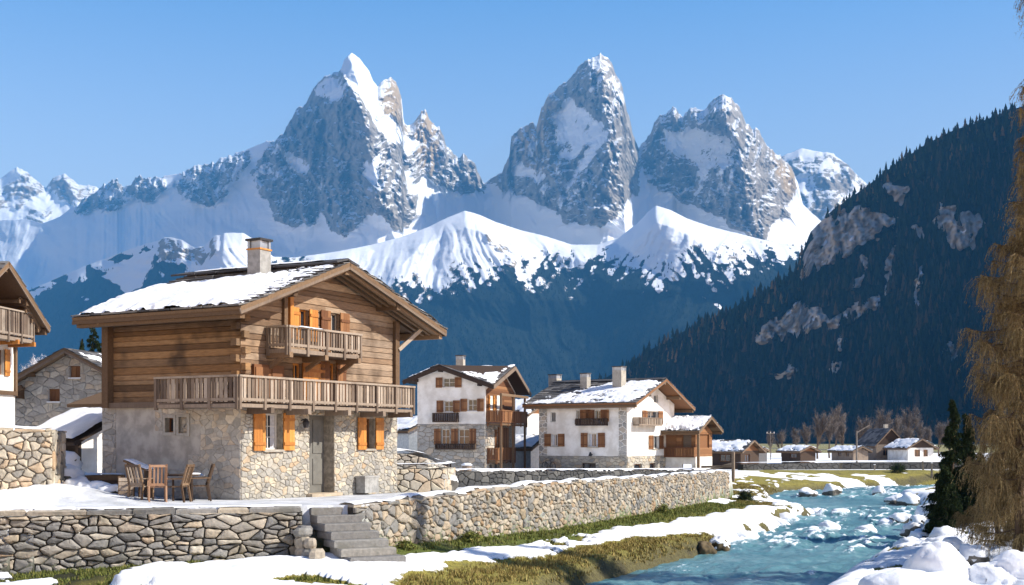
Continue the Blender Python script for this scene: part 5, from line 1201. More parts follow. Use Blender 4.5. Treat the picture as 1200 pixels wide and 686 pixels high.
# roof: front gable meeting a cross gable
FA, FL_, FR_ = (2.07, -.75, 7.45), (-.95, -.75, 6.28), (6.55, -.75, 5.85); RA, RB_ = (6.7, 4.8, 7.62), (6.9, 8.9, 5.55); CC = (2.07, 4.8, 7.55); CB = (2.07, 9, 7.3)
mb = MB(); up = (0, 0, 1)
mb.slab([FL_, FA, CB, (-.95, 9, 6.2)], .16, .3, up); mb.slab([FA, FR_, RA, CC], .16, .3, up); mb.slab([CC, RA, RB_, (2.07, 9, 5.55)], .16, .3, up); rf = mb.build('roof', M['dark_wood'], A_)
e = Vector(FR_) - Vector(FA); n = e.cross(Vector(CC) - Vector(FA)); n = n if n.z > 0 else -n
def quad_sheet(nm, par, q, mat, thick, cover, seed, res=(50, 36)):
    a = np.linspace(0, 1, res[0]); b_ = np.linspace(0, 1, res[1]); A, B = np.meshgrid(a, b_); q = [np.array(p, float) for p in q]
    Pp = ((1 - A) * (1 - B))[..., None] * q[0] + (A * (1 - B))[..., None] * q[1] + (A * B)[..., None] * q[2] + ((1 - A) * B)[..., None] * q[3]
    h = np.clip(np.minimum(np.minimum(A, 1 - A), np.minimum(B, 1 - B)) * 9, 0, .8) + fbm(Pp[..., 0] * .9, Pp[..., 1] * .9, seed, 5, .65) * 1.5 + cover
    hh = thick * (1 - np.exp(-np.clip(h, 0, 9) * 2.5)) + np.clip(h, -1, 0) * .08 - .01
    return grid_mesh(nm, Pp[..., 0], Pp[..., 1], Pp[..., 2] + hh, M[mat], None, par, True, keep=h > -.15)
def slate_quad(par, q, n1, n2, rnd):
    rs = random.Random(rnd); q = [Vector(p) for p in q]; mb = MB()
    f = lambda a, b_: (q[0] * (1 - a) + q[1] * a) * (1 - b_) + (q[3] * (1 - a) + q[2] * a) * b_
    for i in range(n1):
        for j in range(n2):
            a0, a1, c0, c1 = i / n1, (i + 1) / n1, j / n2, (j + 1.25) / n2; c1 = min(c1, 1.02)
            mb.slab([f(a0, c0) + Vector((0, 0, .05)), f(a1 - .1 / n1, c0) + Vector((0, 0, .05)), f(a1 - .1 / n1, c1) + Vector((0, 0, .09)), f(a0, c1) + Vector((0, 0, .09))], .04, rs.random(), (0, 0, 1))
    return mb.build('slates', M['slate'], par)
slate_quad(rf, [CC, RA, FR_, FA], 12, 12, 3); slate_quad(rf, [CB, FA, FL_, (-.95, 9, 6.2)], 16, 7, 4)
o = [(p[0], p[1], p[2] + .1) for p in (CC, RA, FR_, FA)]; quad_sheet('roof_snow', rf, o, 'snow', .09, -.55, 5, (90, 70))
o = [(p[0], p[1], p[2] + .1) for p in (CB, FA, FL_, (-.95, 9, 6.2))]; quad_sheet('roof_snow', rf, o, 'snow', .16, -.2, 6)
for p, q_ in ((FA, FL_), (FA, FR_), (RA, FR_), (RA, RB_)):
    MB().bar((p[0], p[1], p[2] - .18), (q_[0], q_[1], q_[2] - .18), .08, .3, tone=.3).build('bargeboard', M['grey_wood'] if p is RA else M['dark_wood'], rf)
for x, z in ((.0, 6.3), (2.07, 7.05), (5.3, 5.9)): MB().bar((x, -.7, z), (x, .1, z), .2, .22, tone=.2).build('purlin', M['dark_wood'], rf)
chimney(A_, 2.6, 3.0, 7.2, 8.45, .6, 'masonry', 'slate')

# ================================================================== long white house
an = math.atan2(.835, .55); H3 = Frame(8.85, 95, 0, an)
B_ = thing('white_house', 'long white house with grey stone corner, brown shutters and three chimneys on a snowy roof', 'house', H3.o, H3.a)
LB, WB = 8.0, 8.2
wl = [(646, 654, 509, 523, 'lr', .62, True), (689, 701, 508, 524, 'lr', .62, True), (645, 651, 483, 495, '', .4, False), (675, 680, 481, 497, 'l', .95, False), (697, 704, 481, 494, 'lr', .75, False)]
RL = [H3.rect(a, b, c, d, 'x', 0) for a, b, c, d, *_ in wl]; rc = H3.rect(682, 698, 543, 554, 'x', 0)
wg = [(758, 771, 482, 497, 'lr', .8, False), (765, 772, 511, 526, 'lr', .75, True), (766, 771, 463, 472, '', .3, False)]
RG = [H3.rect(a, b, c, d, 'y', 0) for a, b, c, d, *_ in wg]; rc2 = [H3.rect(743, 752, 544, 553, 'y', 0), H3.rect(761, 768, 543, 552, 'y', 0)]
zt = lambda x: 6.1 - .39 * abs(x - 4.2)
mb = MB(); wall(mb, side_map, [(0, zt(0)), (LB, zt(0))], .34, RL, .25); wall(mb, gable_map, [(0, zt(0)), (4.2, zt(4.2)), (WB, zt(WB))], .34, RG, .25); mb.box(.3, WB, LB - .2, LB, .34, zt(0) - .05); mb.box(WB - .2, WB, .3, LB - .2, .34, zt(0)); mb.build('white_wall', M['plaster'], B_)
mb = MB(); wall(mb, side_map, [(0, .34), (LB, .34)], -1.6, [rc], .25); wall(mb, gable_map, [(0, .34), (WB, .34)], -1.6, rc2, .25); bs = mb.build('stone_base', M['mortar'], B_)
mb = MB(); stones(mb, side_map, 0, LB, -1.4, lambda s: .33, [rc], .5, .55, .02, .04, .3, 81); stones(mb, gable_map, 0, WB, -1.4, lambda s: .33, rc2, .5, .55, .02, .04, .3, 82); mb.build('stonework', M['masonry'], bs)
mb = MB(); stones(mb, side_map, .02, .75, .35, lambda s: zt(0) - .1, (), .5, .7, .03, .05, .2, 83); stones(mb, side_map, LB - .8, LB, .35, lambda s: zt(0) - .1, (), .5, .7, .03, .05, .2, 84); mb.build('corner_stones', M['masonry_grey'], B_)
for r, w in zip(RL, wl): window(B_, side_map, r, .14, .07, 'frame_white', w[4], 'brown_wood', w[5], bars=(1, 0), sill=w[6], curtain=w[6], sills='masonry')
for r, w in zip(RG, wg): window(B_, gable_map, r, .14, .07, 'frame_white', w[4], 'brown_wood', w[5], bars=(1, 0), sill=w[6], sills='masonry')
window(B_, side_map, rc, .16, .06, 'dark_wood', bars=(1, 0), name='cellar_window')
for r in rc2: window(B_, gable_map, r, .16, .06, 'brown_wood', bars=(0, 0), name='cellar_window')
q = H3.rect(675, 709, 492, 499, 'x', -.5); box_rail(B_, q[:2], q[2], q[3] + .1, .6, side_map, 3)
q = H3.rect(748, 775, 491, 499, 'y', -.5); box_rail(B_, q[:2], q[2], q[3] + .1, .6, gable_map, 4, 'grey_wood')
q = H3.hit(694, 533, 'x', 0); mb = MB(); mb.bar((0, q[0], q[1]), (-.3, q[0], q[1] + .15), .05, .05); mb.tube([(-.3, q[0], q[1] + .2), (-.3, q[0], q[1] - .1)], [.06, .16], 8); mb.build('wall_lamp', M['iron'], B_)
def lm(A, B): return np.clip(np.minimum(np.minimum(A * 10.3 - .15, (1.0 - .62 * B - A) * 6), np.minimum(B * 5 + .1, (.93 - B) * 5.5)) * .8, -1, .45) + .75 * fbm(A * 15, B * 9, 66, 5, .65) - .12
rf = gable_roof(B_, -.95, 9.5, 4.2, -1.3, 9.0, 6.42, .39, .42, .14, .45, (.35, .9), .04, lm, lambda A, B: np.minimum(np.minimum(A * 9, (1 - A) * 9), np.minimum(B * 5, 5.4 - B * 5.6)), .12, (.22, .26), 85, deck='brown_wood', snowres=(130, 80))
ridge_slab(rf, 4.2, -1.2, 9.0, 6.46, 8, .5)
chimney(B_, 2.6, 2.1, 5.7, 7.45, .8, 'masonry', 'slate'); chimney(B_, 2.6, 5.2, 5.7, 7.0, .62, 'masonry', 'slate')
chimney(B_, 4.6, 9.3, 5.9, 7.1, .8, 'masonry', 'slate')

# wooden annex
H4 = Frame(14.7, 99, -.25, an)
D_ = thing('annex', 'small wooden annex with a snowy gabled roof right of the long white house', 'annex', H4.o, H4.a)
mb = MB(); wall(mb, side_map, [(0, .5), (3.4, .5)], -1.6, [(.35, 1.2, -1.6, -.1)], .25); wall(mb, gable_map, [(0, .5), (3.2, .5)], -1.6, (), .25); mb.build('white_wall', M['plaster'], D_)
mb = MB(); wall(mb, side_map, [(0, 2.5), (3.4, 2.5)], .5, [(.35, 1.2, 1.2, 2.3), (1.7, 3.2, 1.2, 2.3)], .15, .25, None, .02); wall(mb, gable_map, [(0, 2.5), (1.6, 3.3), (3.2, 2.5)], .5, [(.3, 2.6, 1.2, 2.3)], .1, .25, None, .02); mb.build('board_wall', M['brown_wood'], D_)
for r, w in (((.35, 1.2, 1.2, 2.3), side_map), ((1.7, 3.2, 1.2, 2.3), side_map), ((.3, 2.6, 1.2, 2.3), gable_map)): window(D_, w, r, .08, .06, 'brown_wood', bars=(0, 0), name='loggia_shutter', glass='brown_wood' if r[1] > 2 else 'grey_wood')
box_rail(D_, (0, 3.4), .45, 1.25, .3, side_map, 5, 'brown_wood', 'balcony')
for y in (-.4, 3.0): MB().bar((-.35, y, -1.5), (-.35, y, 2.5), .18, .18, (0, 1, 0), .7).build('post', M['beam'], D_)
gable_roof(D_, -.8, 3.9, 1.6, -.7, 3.2, 3.75, .5, .5, .12, .45, (.3, .8), .04, lambda A, B: np.minimum(np.minimum(A * 5 + .1, (1 - A) * 5), np.minimum(B * 3 + .15, (1 - B) * 3 + .1)) * .5 + .5 * fbm(A * 9, B * 6, 67, 5, .65) - .1, lambda A, B: np.minimum(np.minimum(A * 5, (1 - A) * 5), np.minimum(B * 3, 3 - B * 3)), .2, (.16, .2), 88)
mb = MB(); mb.box(-.5, .3, -1.3, -1.1, -1.0, -.2); 
mb = MB(); mb.bar((-.4, -.7, -.7), (-.4, -3.4, .0), .14, .2); mb.bar((-.4, -3.4, -1.4), (-.4, -3.4, .9), .2, .2, (0, 1, 0)); mb.bar((-.4, -.7, -.3), (-.4, -3.4, -.2), .14, .18); mb.build('fence_rail', M['grey_wood'], D_)

# ================================================================== small houses further back
def hut(name, label, cat, u, Y, ang, w, l, zb, ze, k, wallm, roofm='snow', over=.5, gablem=None, snowcover=.1, chim=None, wins=(), th=.1, group=None, sth=.2):
    p = P(u, 515, Y); t = thing(name, label, cat, (p.x, Y, 0), ang, group); zr = ze + k * w / 2
    mb = MB(); wall(mb, gable_map, [(0, ze), (w, ze)], zb, [q for q in wins if q[4] == 'g'] and [q[:4] for q in wins if q[4] == 'g'], .15); wall(mb, side_map, [(0, ze), (l, ze)], zb, [q[:4] for q in wins if q[4] == 's'], .15); mb.box(w - .15, w, .02, l, zb, ze); mb.box(0.15, w - .15, l - .15, l, zb, ze); mb.build('wall', M[wallm], t)
    mb = MB(); wall(mb, gable_map, [(0, ze + .01), (w / 2, zr), (w, ze + .01)], ze, (), .1); mb.build('gable', M[gablem or wallm], t)
    for q in wins: window(t, gable_map if q[4] == 'g' else side_map, q[:4], .08, .07, 'brown_wood', bars=(1, 0))
    m_ = lambda A, B: np.clip(np.minimum(np.minimum(A, 1 - A) * 5, np.minimum(B, 1 - B) * 4) + snowcover, -1, .5) + .7 * fbm(A * 9 + u, B * 5, 68, 4, .6) - .1
    if roofm != 'bare': gable_roof(t, -over, w + over, w / 2, -over, l + over, zr + .22, k, k, th, .5, (.4, .9), .03, m_ if snowcover > -1 else None, m_ if snowcover > -1 else None, sth, (.14, .16), int(u), beams=True, snowres=(40, 24), slate='slate')
    if chim: chimney(t, chim[0], chim[1], zr - .3, zr + chim[2], .6, 'masonry', 'slate', open_=False)
    if Y > 125: t.scale = (.84, .84, .84)
    return t
hut('shed', 'small blue fronted shed under a thick snow roof between the chalet and the white house', 'shed', 479, 108, math.atan2(.7, .7), 5.0, 4.0, -1, 2.4, .4, 'tin', over=.6, snowcover=.3)
hut('house', 'snow roofed house tucked behind between the two white houses', 'house', 618, 122, math.atan2(.8, .6), 6, 6, -2, 4.2, .45, 'plaster', over=.7, snowcover=.2, gablem='brown_wood')
hut('barn', 'low snow roofed barn glimpsed in the gap left of the long white house', 'barn', 622, 106, math.atan2(.8, .6), 3.2, 3.4, -2, .9, .5, 'tin', over=.5, snowcover=.3)
hut('barn', 'brown timber barn with a sunlit gable and patchy snowy roof right of the annex', 'barn', 868, 128, math.atan2(.75, .66), 4.4, 5.5, -2.2, .55, .5, 'dark_wood', over=.7, gablem='brown_wood', snowcover=-.2, wins=((1.0, 2.2, -.9, .1, 'g'), (1.5, 3, -.8, .1, 's')))
hut('hut', 'tiny grey hut with flat snow behind the brown barn', 'hut', 889, 150, math.atan2(.75, .66), 2.4, 2.2, -2.2, .2, .25, 'slate', over=.3, snowcover=.2)
hut('shed', 'dark timber hut with layered snow on its roof beside the bare trees', 'shed', 938, 152, math.atan2(.5, .86), 3.0, 4.0, -2.2, .2, .4, 'dark_wood', over=.6, snowcover=.1, gablem='brown_wood', wins=((.8, 2.2, -.8, -.1, 's'),))
hut('shed', 'low long grey shed half buried in snow left of the steep roofed house', 'shed', 1000, 168, math.atan2(.4, .91), 3.0, 5.5, -2.2, .0, .4, 'grey_wood', over=.5, snowcover=.3, wins=((1.0, 1.8, -.8, -.1, 's'), (3.0, 3.8, -.8, -.1, 's')))
hut('house', 'grey house with a steep blue grey roof and a dark gable across the river', 'house', 1027, 172, math.atan2(.18, .98), 5.0, 7.0, -2.2, 1.1, 1.0, 'grey_wood', over=.5, gablem='dark_wood', snowcover=-2, chim=(3.2, 3, 1.0), wins=((1.2, 2.2, -.7, .6, 'g'), (3.0, 4.0, -.7, .6, 'g')))
hut('house', 'low pale house with a brown gable right of the steep roofed house', 'house', 1064, 166, math.atan2(.25, .97), 4.6, 6.0, -2.2, .6, .55, 'plaster', over=.6, gablem='dark_wood', snowcover=.1, wins=((1.2, 2.2, -.8, .3, 'g'), (2.8, 3.6, -.8, .3, 'g')))
# ================================================================== trees
M['bark'] = toned('larch_bark', [(0, (.06, .04, .028)), (1, (.14, .10, .07))], (1, 1, .3), 9, .5, .95, .7, .02)
M['larch'] = toned('larch_winter_twigs', [(0, (.10, .072, .036)), (.4, (.205, .15, .073)), (.75, (.30, .228, .118)), (1, (.25, .205, .10))], namp=.15, bump=0, rough=.95, spec=.05)
M['fir'] = toned('fir_needles', [(0, (.010, .018, .008)), (.5, (.022, .036, .015)), (1, (.05, .065, .026))], namp=.15, bump=0, rough=.95, spec=.05)
M['twig'] = toned('bare_twigs', [(0, (.09, .075, .066)), (.5, (.14, .118, .105)), (1, (.21, .185, .17))], namp=.1, bump=0, rough=.95, spec=.05)
M['frost'] = toned('frosted_twigs', [(0, (.42, .40, .40)), (1, (.75, .75, .78))], namp=.1, bump=0, rough=.95, spec=.05)
M['rock'] = plain('bank_rock', (.17, .155, .135), .9, .6, 3, .9)
M['brown_rock'] = plain('mossy_brown_rock', (.13, .095, .05), .9, .5, 4, .9)

def twigs(starts, dirs, lens, droop, rs, mat, name, par, w=.010, seg=3, spur=4, spl=.07):
    """hanging twig ribbons with short side spurs"""
    n = len(starts); V = []; Q = []; T = []; p = starts.copy(); d = dirs.copy(); tone = rs.rand(n); off = 0
    side = rs.normal(0, 1, (n, 3)); side /= np.linalg.norm(side, axis=1)[:, None]
    for s in range(seg):
        d2 = d + np.array([0, 0, -droop])[None] * (s + 1) / seg + rs.normal(0, .16, (n, 3)); d2 /= np.linalg.norm(d2, axis=1)[:, None]
        q = p + d2 * (lens / seg)[:, None]; ww = w * (1 - .25 * s)
        V.append(np.stack([p - side * ww, p + side * ww, q], 1).reshape(-1, 3)); T.append(np.repeat(tone, 3))
        for k in range(spur):
            f = rs.rand(n)[:, None]; b = p * (1 - f) + q * f; e = rs.normal(0, 1, (n, 3)); e /= np.linalg.norm(e, axis=1)[:, None]; e[:, 2] -= .35
            l = spl * (.5 + rs.rand(n))[:, None]; c = np.cross(e, d2); c /= (np.linalg.norm(c, axis=1)[:, None] + 1e-6)
            V.append(np.stack([b - c * w * .9, b + c * w * .9, b + e * l], 1).reshape(-1, 3)); T.append(np.repeat(np.clip(tone + rs.normal(0, .12, n), 0, 1), 3))
        p, d = q, d2
    V = np.concatenate(V); Q = np.arange(len(V)).reshape(-1, 3)
    return raw_mesh(name, V, Q, mat, {'tone': np.concatenate(T)}, par, False)

def larch(label, x, y, z, h, lean, rad, nb, seed, mat='larch', dens=44, r0=.2, base=.06, name='larch_tree', tl=(.3, .85), up=.35, w=.010, spl=.07, spur=4, vary=(.55, 1.15)):
    rs = np.random.RandomState(seed); t = thing(name, label, 'tree', (x, y, z)); tr = MB()
    n = 14; pts = [(lean[0] * (i / n) ** 1.3 + .05 * math.sin(i * 1.7), lean[1] * (i / n) + .05 * math.cos(i * 1.3), h * i / n) for i in range(n + 1)]
    tr.tube(pts, [r0 * (1 - .93 * i / n) * (1.25 if i == 0 else 1) for i in range(n + 1)], 9); tr.build('trunk', M['bark'], t, smooth=True)
    S, D, L = [], [], []; br = MB()
    for k in range(nb):
        f = base + (1 - base) * (k + rs.rand()) / nb; i = min(int(f * n), n - 1); fr = f * n - i
        o = Vector(pts[i]).lerp(Vector(pts[i + 1]), fr); a = rs.rand() * 6.283; ln = rad(f) * rs.uniform(*vary)
        p = [o]; dz = rs.uniform(-.35, .05) - .2 * (1 - f); m = 6
        for j in range(1, m + 1):
            q = j / m; p.append(o + Vector((math.cos(a + .25 * q * rs.normal()) * ln * q, math.sin(a) * ln * q, ln * (dz * q + up * q * q * q))))
        br.tube(p, [.028 * (ln / 1.6) * (1 - .85 * j / m) + .004 for j in range(m + 1)], 5)
        c = int(dens * ln * rs.uniform(.5, 1.2))
        for _ in range(c):
            q = rs.rand() ** .7 * m; j = min(int(q), m - 1); s = p[j].lerp(p[j + 1], q - j); S.append(s); b = a + rs.choice([-1, 1]) * rs.uniform(.3, 1.5)
            D.append((math.cos(b) * .8, math.sin(b) * .8, rs.uniform(-.9, .25))); L.append(rs.uniform(*tl) * (.45 + .55 * min(1, ln / 1.2)))
    br.build('branches', M['bark'], t, smooth=True)
    twigs(np.array([tuple(s) for s in S]), np.array(D), np.array(L), 1.3, rs, M[mat], 'crown', t, w, 3, spur, spl)
    return t
gz = zg
lx, ly = (1192 - 600) / F * 32.5, 32.5
larch('tall golden brown larch with drooping bare twigs at the right edge', lx, ly, gz(lx, ly) - .15, 16.0, (.95, .2), lambda f: (1.32 - .6 * f) * (1 - f) ** .3 * (1 - .15 * math.cos(f * 9)) + .15, 190, 3, dens=105, r0=.13, up=.3, tl=(.3, .95), vary=(.25, 1.35))
lx, ly = (1222 - 600) / F * 35, 35
larch('second larch with darker twigs standing close behind the tall larch', lx, ly, gz(lx, ly) - .1, 12, (.3, .3), lambda f: 1.9 * (1 - f) ** .7 + .2, 120, 5, dens=80, r0=.16)
lx, ly = (1168 - 600) / F * 37, 37
larch('low olive green young larch under the tall larch above the bank', lx, ly, gz(lx, ly) - .1, 5.0, (.2, .1), lambda f: 1.2 * (1 - f) ** .8 + .1, 70, 7, 'larch', 90, .09, .03, tl=(.2, .6))
for (u, Y, vtop, rr, sd, lab) in ((1117, 50, 468, 1.05, 11, 'dark green fir with the pointed tallest top left of the larch'), (1133, 52, 484, 1.0, 12, 'dark green fir half hidden between the tallest fir and the larch'), (1108, 47, 545, .95, 13, 'low bushy dark fir at the water side below the tallest fir'), (1150, 48, 530, 1.2, 14, 'broad dark fir behind the hanging larch twigs')):
    x = (u - 600) / F * Y; z = gz(x, Y) - .1; h = CZ + (515 - vtop) / F * Y - z
    larch(lab, x, Y, z, h, (0, 0), lambda f, rr=rr: rr * (1 - f) ** .95 * 1.0 + .05, 120, sd, 'fir', 120, .1, .02, 'fir_tree', (.14, .4), .05, .02, .10, 5)

def bare(name, label, cat, mat, loc, h, seed, spread=.5, group=None, dens=5):
    rs = random.Random(seed); t = thing(name, label, cat, loc, 0, group); b = MB(); S, D, L = [], [], []
    def rec(p, d, l, r, lv):
        q = p + d * l; b.tube([p, (p + q) / 2 + Vector((rs.uniform(-.04, .04), rs.uniform(-.04, .04), 0)) * l, q], [r, r * .8, r * .6], 4, cap=False)
        if lv == 0:
            for _ in range(dens): S.append(p.lerp(q, rs.uniform(.3, 1))); D.append(tuple(d + Vector((rs.gauss(0, .5), rs.gauss(0, .5), rs.gauss(.15, .35))))); L.append(l * rs.uniform(.5, 1.1))
            return
        for k in range(rs.randint(3, 4)):
            nd = (d + Vector((rs.gauss(0, spread), rs.gauss(0, spread), rs.uniform(.1, .5)))).normalized(); rec(p.lerp(q, rs.uniform(.45, 1)), nd, l * rs.uniform(.55, .8), r * .55, lv - 1)
        rec(q, (d + Vector((rs.gauss(0, .12), rs.gauss(0, .12), .2))).normalized(), l * .72, r * .62, lv - 1)
    rec(Vector((0, 0, 0)), Vector((0, 0, 1)), h * .3, h * .018, 3)
    b.build('trunk', M['bark'], t); twigs(np.array([tuple(s) for s in S]), np.array(D), np.array(L), -.15, np.random.RandomState(seed), M[mat], 'crown', t, .012 * h / 6, 3, 3, .05 * h)
    return t
G_ = 'bare trees below the wooded slope'
protos = [bare('bare_tree', 'bare grey brown tree below the dark wooded slope', 'tree', 'twig', (0, 0, 0), 8.0, s, .42, G_) for s in (3, 8, 14)]
spots = [(958, 190, 62, 0), (972, 200, 56, 1), (988, 205, 50, 2), (945, 195, 45, 1), (930, 210, 40, 2), (1008, 230, 52, 0), (916, 220, 36, 0), (1022, 240, 44, 1), (1047, 235, 54, 2), (1062, 230, 40, 0), (1078, 240, 44, 1), (1090, 235, 40, 2), (903, 215, 34, 1), (1036, 250, 60, 1), (1100, 225, 46, 0), (980, 225, 66, 1), (1066, 260, 62, 1), (1112, 240, 50, 2)]
for i, (u, Y, px, k) in enumerate(spots):
    loc = ((u - 600) / F * Y, Y, float(zterr(0, Y)) - .2); sc = px * 1.15 / F * Y / 8.0
    if i < 3: o = protos[i]; o.location = loc; o.scale = (sc,) * 3; o.rotation_euler.z = i
    else: dup(protos[k], loc, i * 1.3, scale=(sc,) * 3)
G2 = 'frosted white trees behind the stone cottage'
fz = bare('frosted_tree', 'frost white bare tree behind the stone cottage', 'tree', 'frost', (0, 0, 0), 8.0, 21, .4, G2, 7)
for i, (u, Y, vt) in enumerate([(88, 92, 392), (104, 96, 402), (118, 90, 410), (130, 98, 398), (40, 95, 392), (97, 88, 415), (140, 94, 405), (112, 100, 400)]):
    loc = ((u - 600) / F * Y, Y, 2.0); sc = (CZ + (515 - vt) / F * Y - 2.0) / 8.5
    if i == 0: fz.location = loc; fz.scale = (sc,) * 3
    else: dup(fz, loc, i * 2.1, scale=(sc,) * 3)
# snow laden rise that carries them
a = np.linspace(-48, -20, 70); b_ = np.linspace(78, 122, 60); A_x, A_y = np.meshgrid(a, b_)
hz_ = -2.0 + 9.2 * np.exp(-(((A_x + 33) / 8.5) ** 2 + ((A_y - 104) / 13) ** 2)) + .5 * fbm(A_x * .35, A_y * .35, 5, 4)
N1_ = fbm(A_x * .5, A_y * .5, 8, 4)
tag(grid_mesh('hill', A_x, A_y, hz_, M['ground'], {'snow': np.clip(.75 + N1_, 0, 1), 'road': A_x * 0, 'lush': A_x * 0, 'wet': A_x * 0, 'dark': A_x * 0}), kind='structure')
sg = 'snowy conifers on the rise behind the stone cottage'
sf = larch('dark conifer laden with snow on the rise behind the stone cottage', 0, 0, 0, 5.0, (0, 0), lambda f: 1.2 * (1 - f) + .1, 60, 31, 'fir', 40, .1, .03, 'conifer', (.2, .5), .0, .05, .16, 3); sf['group'] = sg
twc = [c for c in sf.children if c.name.startswith('crown')][0]
for i, (u, Y, s) in enumerate([(96, 100, .8), (109, 104, 1.0), (124, 103, .9), (135, 100, 1.1), (116, 108, 1.0), (102, 109, .9), (130, 110, 1.2)]):
    x = (u - 600) / F * Y; z = -2.0 + 9.2 * math.exp(-(((x + 33) / 8.5) ** 2 + ((Y - 104) / 13) ** 2)) - .2
    if i == 0: sf.location = (x, Y, z); sf.scale = (s,) * 3
    else: dup(sf, (x, Y, z), i * 1.9, scale=(s,) * 3)
def shrub(label, x, y, z, r, h, mat, seed, n=260):
    rs = np.random.RandomState(seed); t = thing('shrub', label, 'shrub', (x, y, z))
    d = rs.normal(0, 1, (n, 3)); d[:, 2] = np.abs(d[:, 2]) + .3; d /= np.linalg.norm(d, axis=1)[:, None]; s = d * np.array([r, r, h]) * rs.rand(n, 1) ** .5 * .6
    twigs(s, d, np.full(n, .35 * r + .1), .2, rs, M[mat], 'foliage', t, .02, 3, 4, .09)
    b = MB()
    for k in range(5): b.tube([(0, 0, -.05), tuple(d[k] * np.array([r, r, h]) * .6)], [.02, .008], 5)
    b.build('stem', M['bark'], t); return t
x, y = px2x(478, 46.5), 46.5; shrub('dark evergreen shrub in the snowy bed right of the log chalet', x, y, .55, .55, .6, 'fir', 1)
x, y = px2x(864, 71), 70.6; shrub('dark bush at the far end of the long stone wall', x + .4, y, zg(x + .4, y), .55, .8, 'fir', 2)
for u, Y, r, lab in ((776, 56.0, .4, 'small green bush growing at the foot of the long stone wall'), (566, 38.2, .35, 'little weed clump at the foot of the wall near the steps'), (480, 34.6, .2, 'tiny grass clump beside the bottom step')):
    x = float(np.interp(Y, WY, WX)) + .45; shrub(lab, x, Y, zg(x, Y), r, r * .9, 'green_grass', int(u), 150)
x = px2x(1052, 112); shrub('dark low bush on the snowy far bank', x, 112, float(zg(x, 112)), 1.0, 1.2, 'fir', 9)

# ================================================================== rocks with snow
import bmesh
def rock(name, label, cat, loc, size, seed, rmat='rock', snow=.25, sth=.10, sub=4, rough=.35, group=None, squash=1.0):
    bm = bmesh.new(); bmesh.ops.create_icosphere(bm, subdivisions=sub, radius=1); off = Vector((seed * 3.1, seed * 1.7, seed * .9))
    me = bpy.data.meshes.new(name)
    base = [v.co.copy() for v in bm.verts]; dv = []
    for c in base:
        k = 1 + rough * mnoise.fractal(c * 1.1 + off, 1.0, 2.0, 4) + .12 * rough * mnoise.noise(c * 5 + off); dv.append(Vector((c.x * size[0], c.y * size[1], c.z * size[2])) * k)
    for v, p in zip(bm.verts, dv): v.co = p
    bm.to_mesh(me); me.materials.append(M[rmat]); me.polygons.foreach_set('use_smooth', np.ones(len(me.polygons), dtype=bool))
    o = bpy.data.objects.new(name, me); col.objects.link(o); o.location = loc; o.rotation_euler.z = 0; tag(o, label, cat, group)
    if snow is not None:
        bm.normal_update()
        for v, c in zip(bm.verts, base):
            k = v.normal.z + .35 * mnoise.fractal(c * 1.6 + off * 2, 1.0, 2.0, 3) - (1 - 2 * snow) * .5
            h = sth * max(-.35, min(1, k * 2.2)); v.co = v.co + Vector((v.normal.x * .6, v.normal.y * .6, .9)) * h
            if h < 0: v.co *= .97
        ms = bpy.data.meshes.new('snow_cap'); bm.to_mesh(ms); ms.materials.append(M['snow']); ms.polygons.foreach_set('use_smooth', np.ones(len(ms.polygons), dtype=bool))
        s = bpy.data.objects.new('snow_cap', ms); col.objects.link(s); s.parent = o
    bm.free(); return o
def at_px(u, v, z): Y = (CZ - z) * F / (v - 515); return px2x(u, Y), Y
# foreground snow covered boulders at the lower right
rock('boulder', 'broad snow buried boulder in the right foreground sloping into the river', 'boulder', (7.75, 23.6, -1.98), (1.35, 1.2, .95), 3, snow=.95, sth=.22, rough=.22, sub=5)
rock('boulder', 'tall rounded snow capped boulder rising behind the broad foreground boulder', 'boulder', (8.5, 24.8, -1.5), (.66, .7, .92), 5, snow=.95, sth=.16, rough=.2, sub=5)
rock('boulder', 'snow covered boulder with a dark bare patch at the lower right corner', 'boulder', (9.8, 24.2, -1.6), (.9, .8, .78), 8, snow=.72, sth=.16, rough=.3, sub=5)
rock('boulder', 'bare brown boulder wedged between the snowy foreground boulders', 'boulder', (9.05, 24.9, -1.62), (.55, .5, .5), 12, 'brown_rock', None, sub=4)
rock('boulder', 'low snow hump at the bottom edge in front of the foreground boulders', 'boulder', (8.8, 22.6, -2.0), (1.2, .8, .8), 21, snow=.95, sth=.2, rough=.2, sub=5)
rs = random.Random(12); G3 = 'snow capped stones in the rapids'
for i, (u, v, s) in enumerate(RSTONES):
    x, y = at_px(u, v, WATER); rock('river_stone', 'snow capped stone standing in the white water of the river', 'stone', (x, y, WATER - .02), (s * rs.uniform(.8, 1.2), s * rs.uniform(.6, .9), s * rs.uniform(.45, .7)), 30 + i, 'rock', .62, .12, 3, .4, G3)
G4 = 'dark rocks along the right bank'
for i, (u, v, s, z) in enumerate([(1064, 641, .5, -2.3), (1077, 633, .5, -2.2), (1056, 609, .5, -2.3), (1088, 604, .7, -2.1), (1048, 587, .6, -2.3), (1064, 588, .7, -2.3), (1094, 622, .55, -1.9), (1104, 640, .5, -1.8), (1086, 646, .5, -2.0), (1120, 648, .5, -1.6), (1075, 612, .5, -2.2), (1110, 628, .5, -1.7), (1098, 592, .7, -2.2), (1070, 622, .45, -2.2), (1140, 655, .5, -1.5), (1030, 578, .6, -2.4), (975, 577, .8, -2.3), (945, 579, .7, -2.3)]):
    x, y = at_px(u, v, z); rock('bank_rock', 'dark rock with a cap of snow on the right river bank', 'rock', (x, y, z - .05), (s * rs.uniform(.8, 1.2), s * rs.uniform(.7, 1), s * rs.uniform(.55, .8)), 70 + i, 'rock', .34, .07, 3, .45, G4)
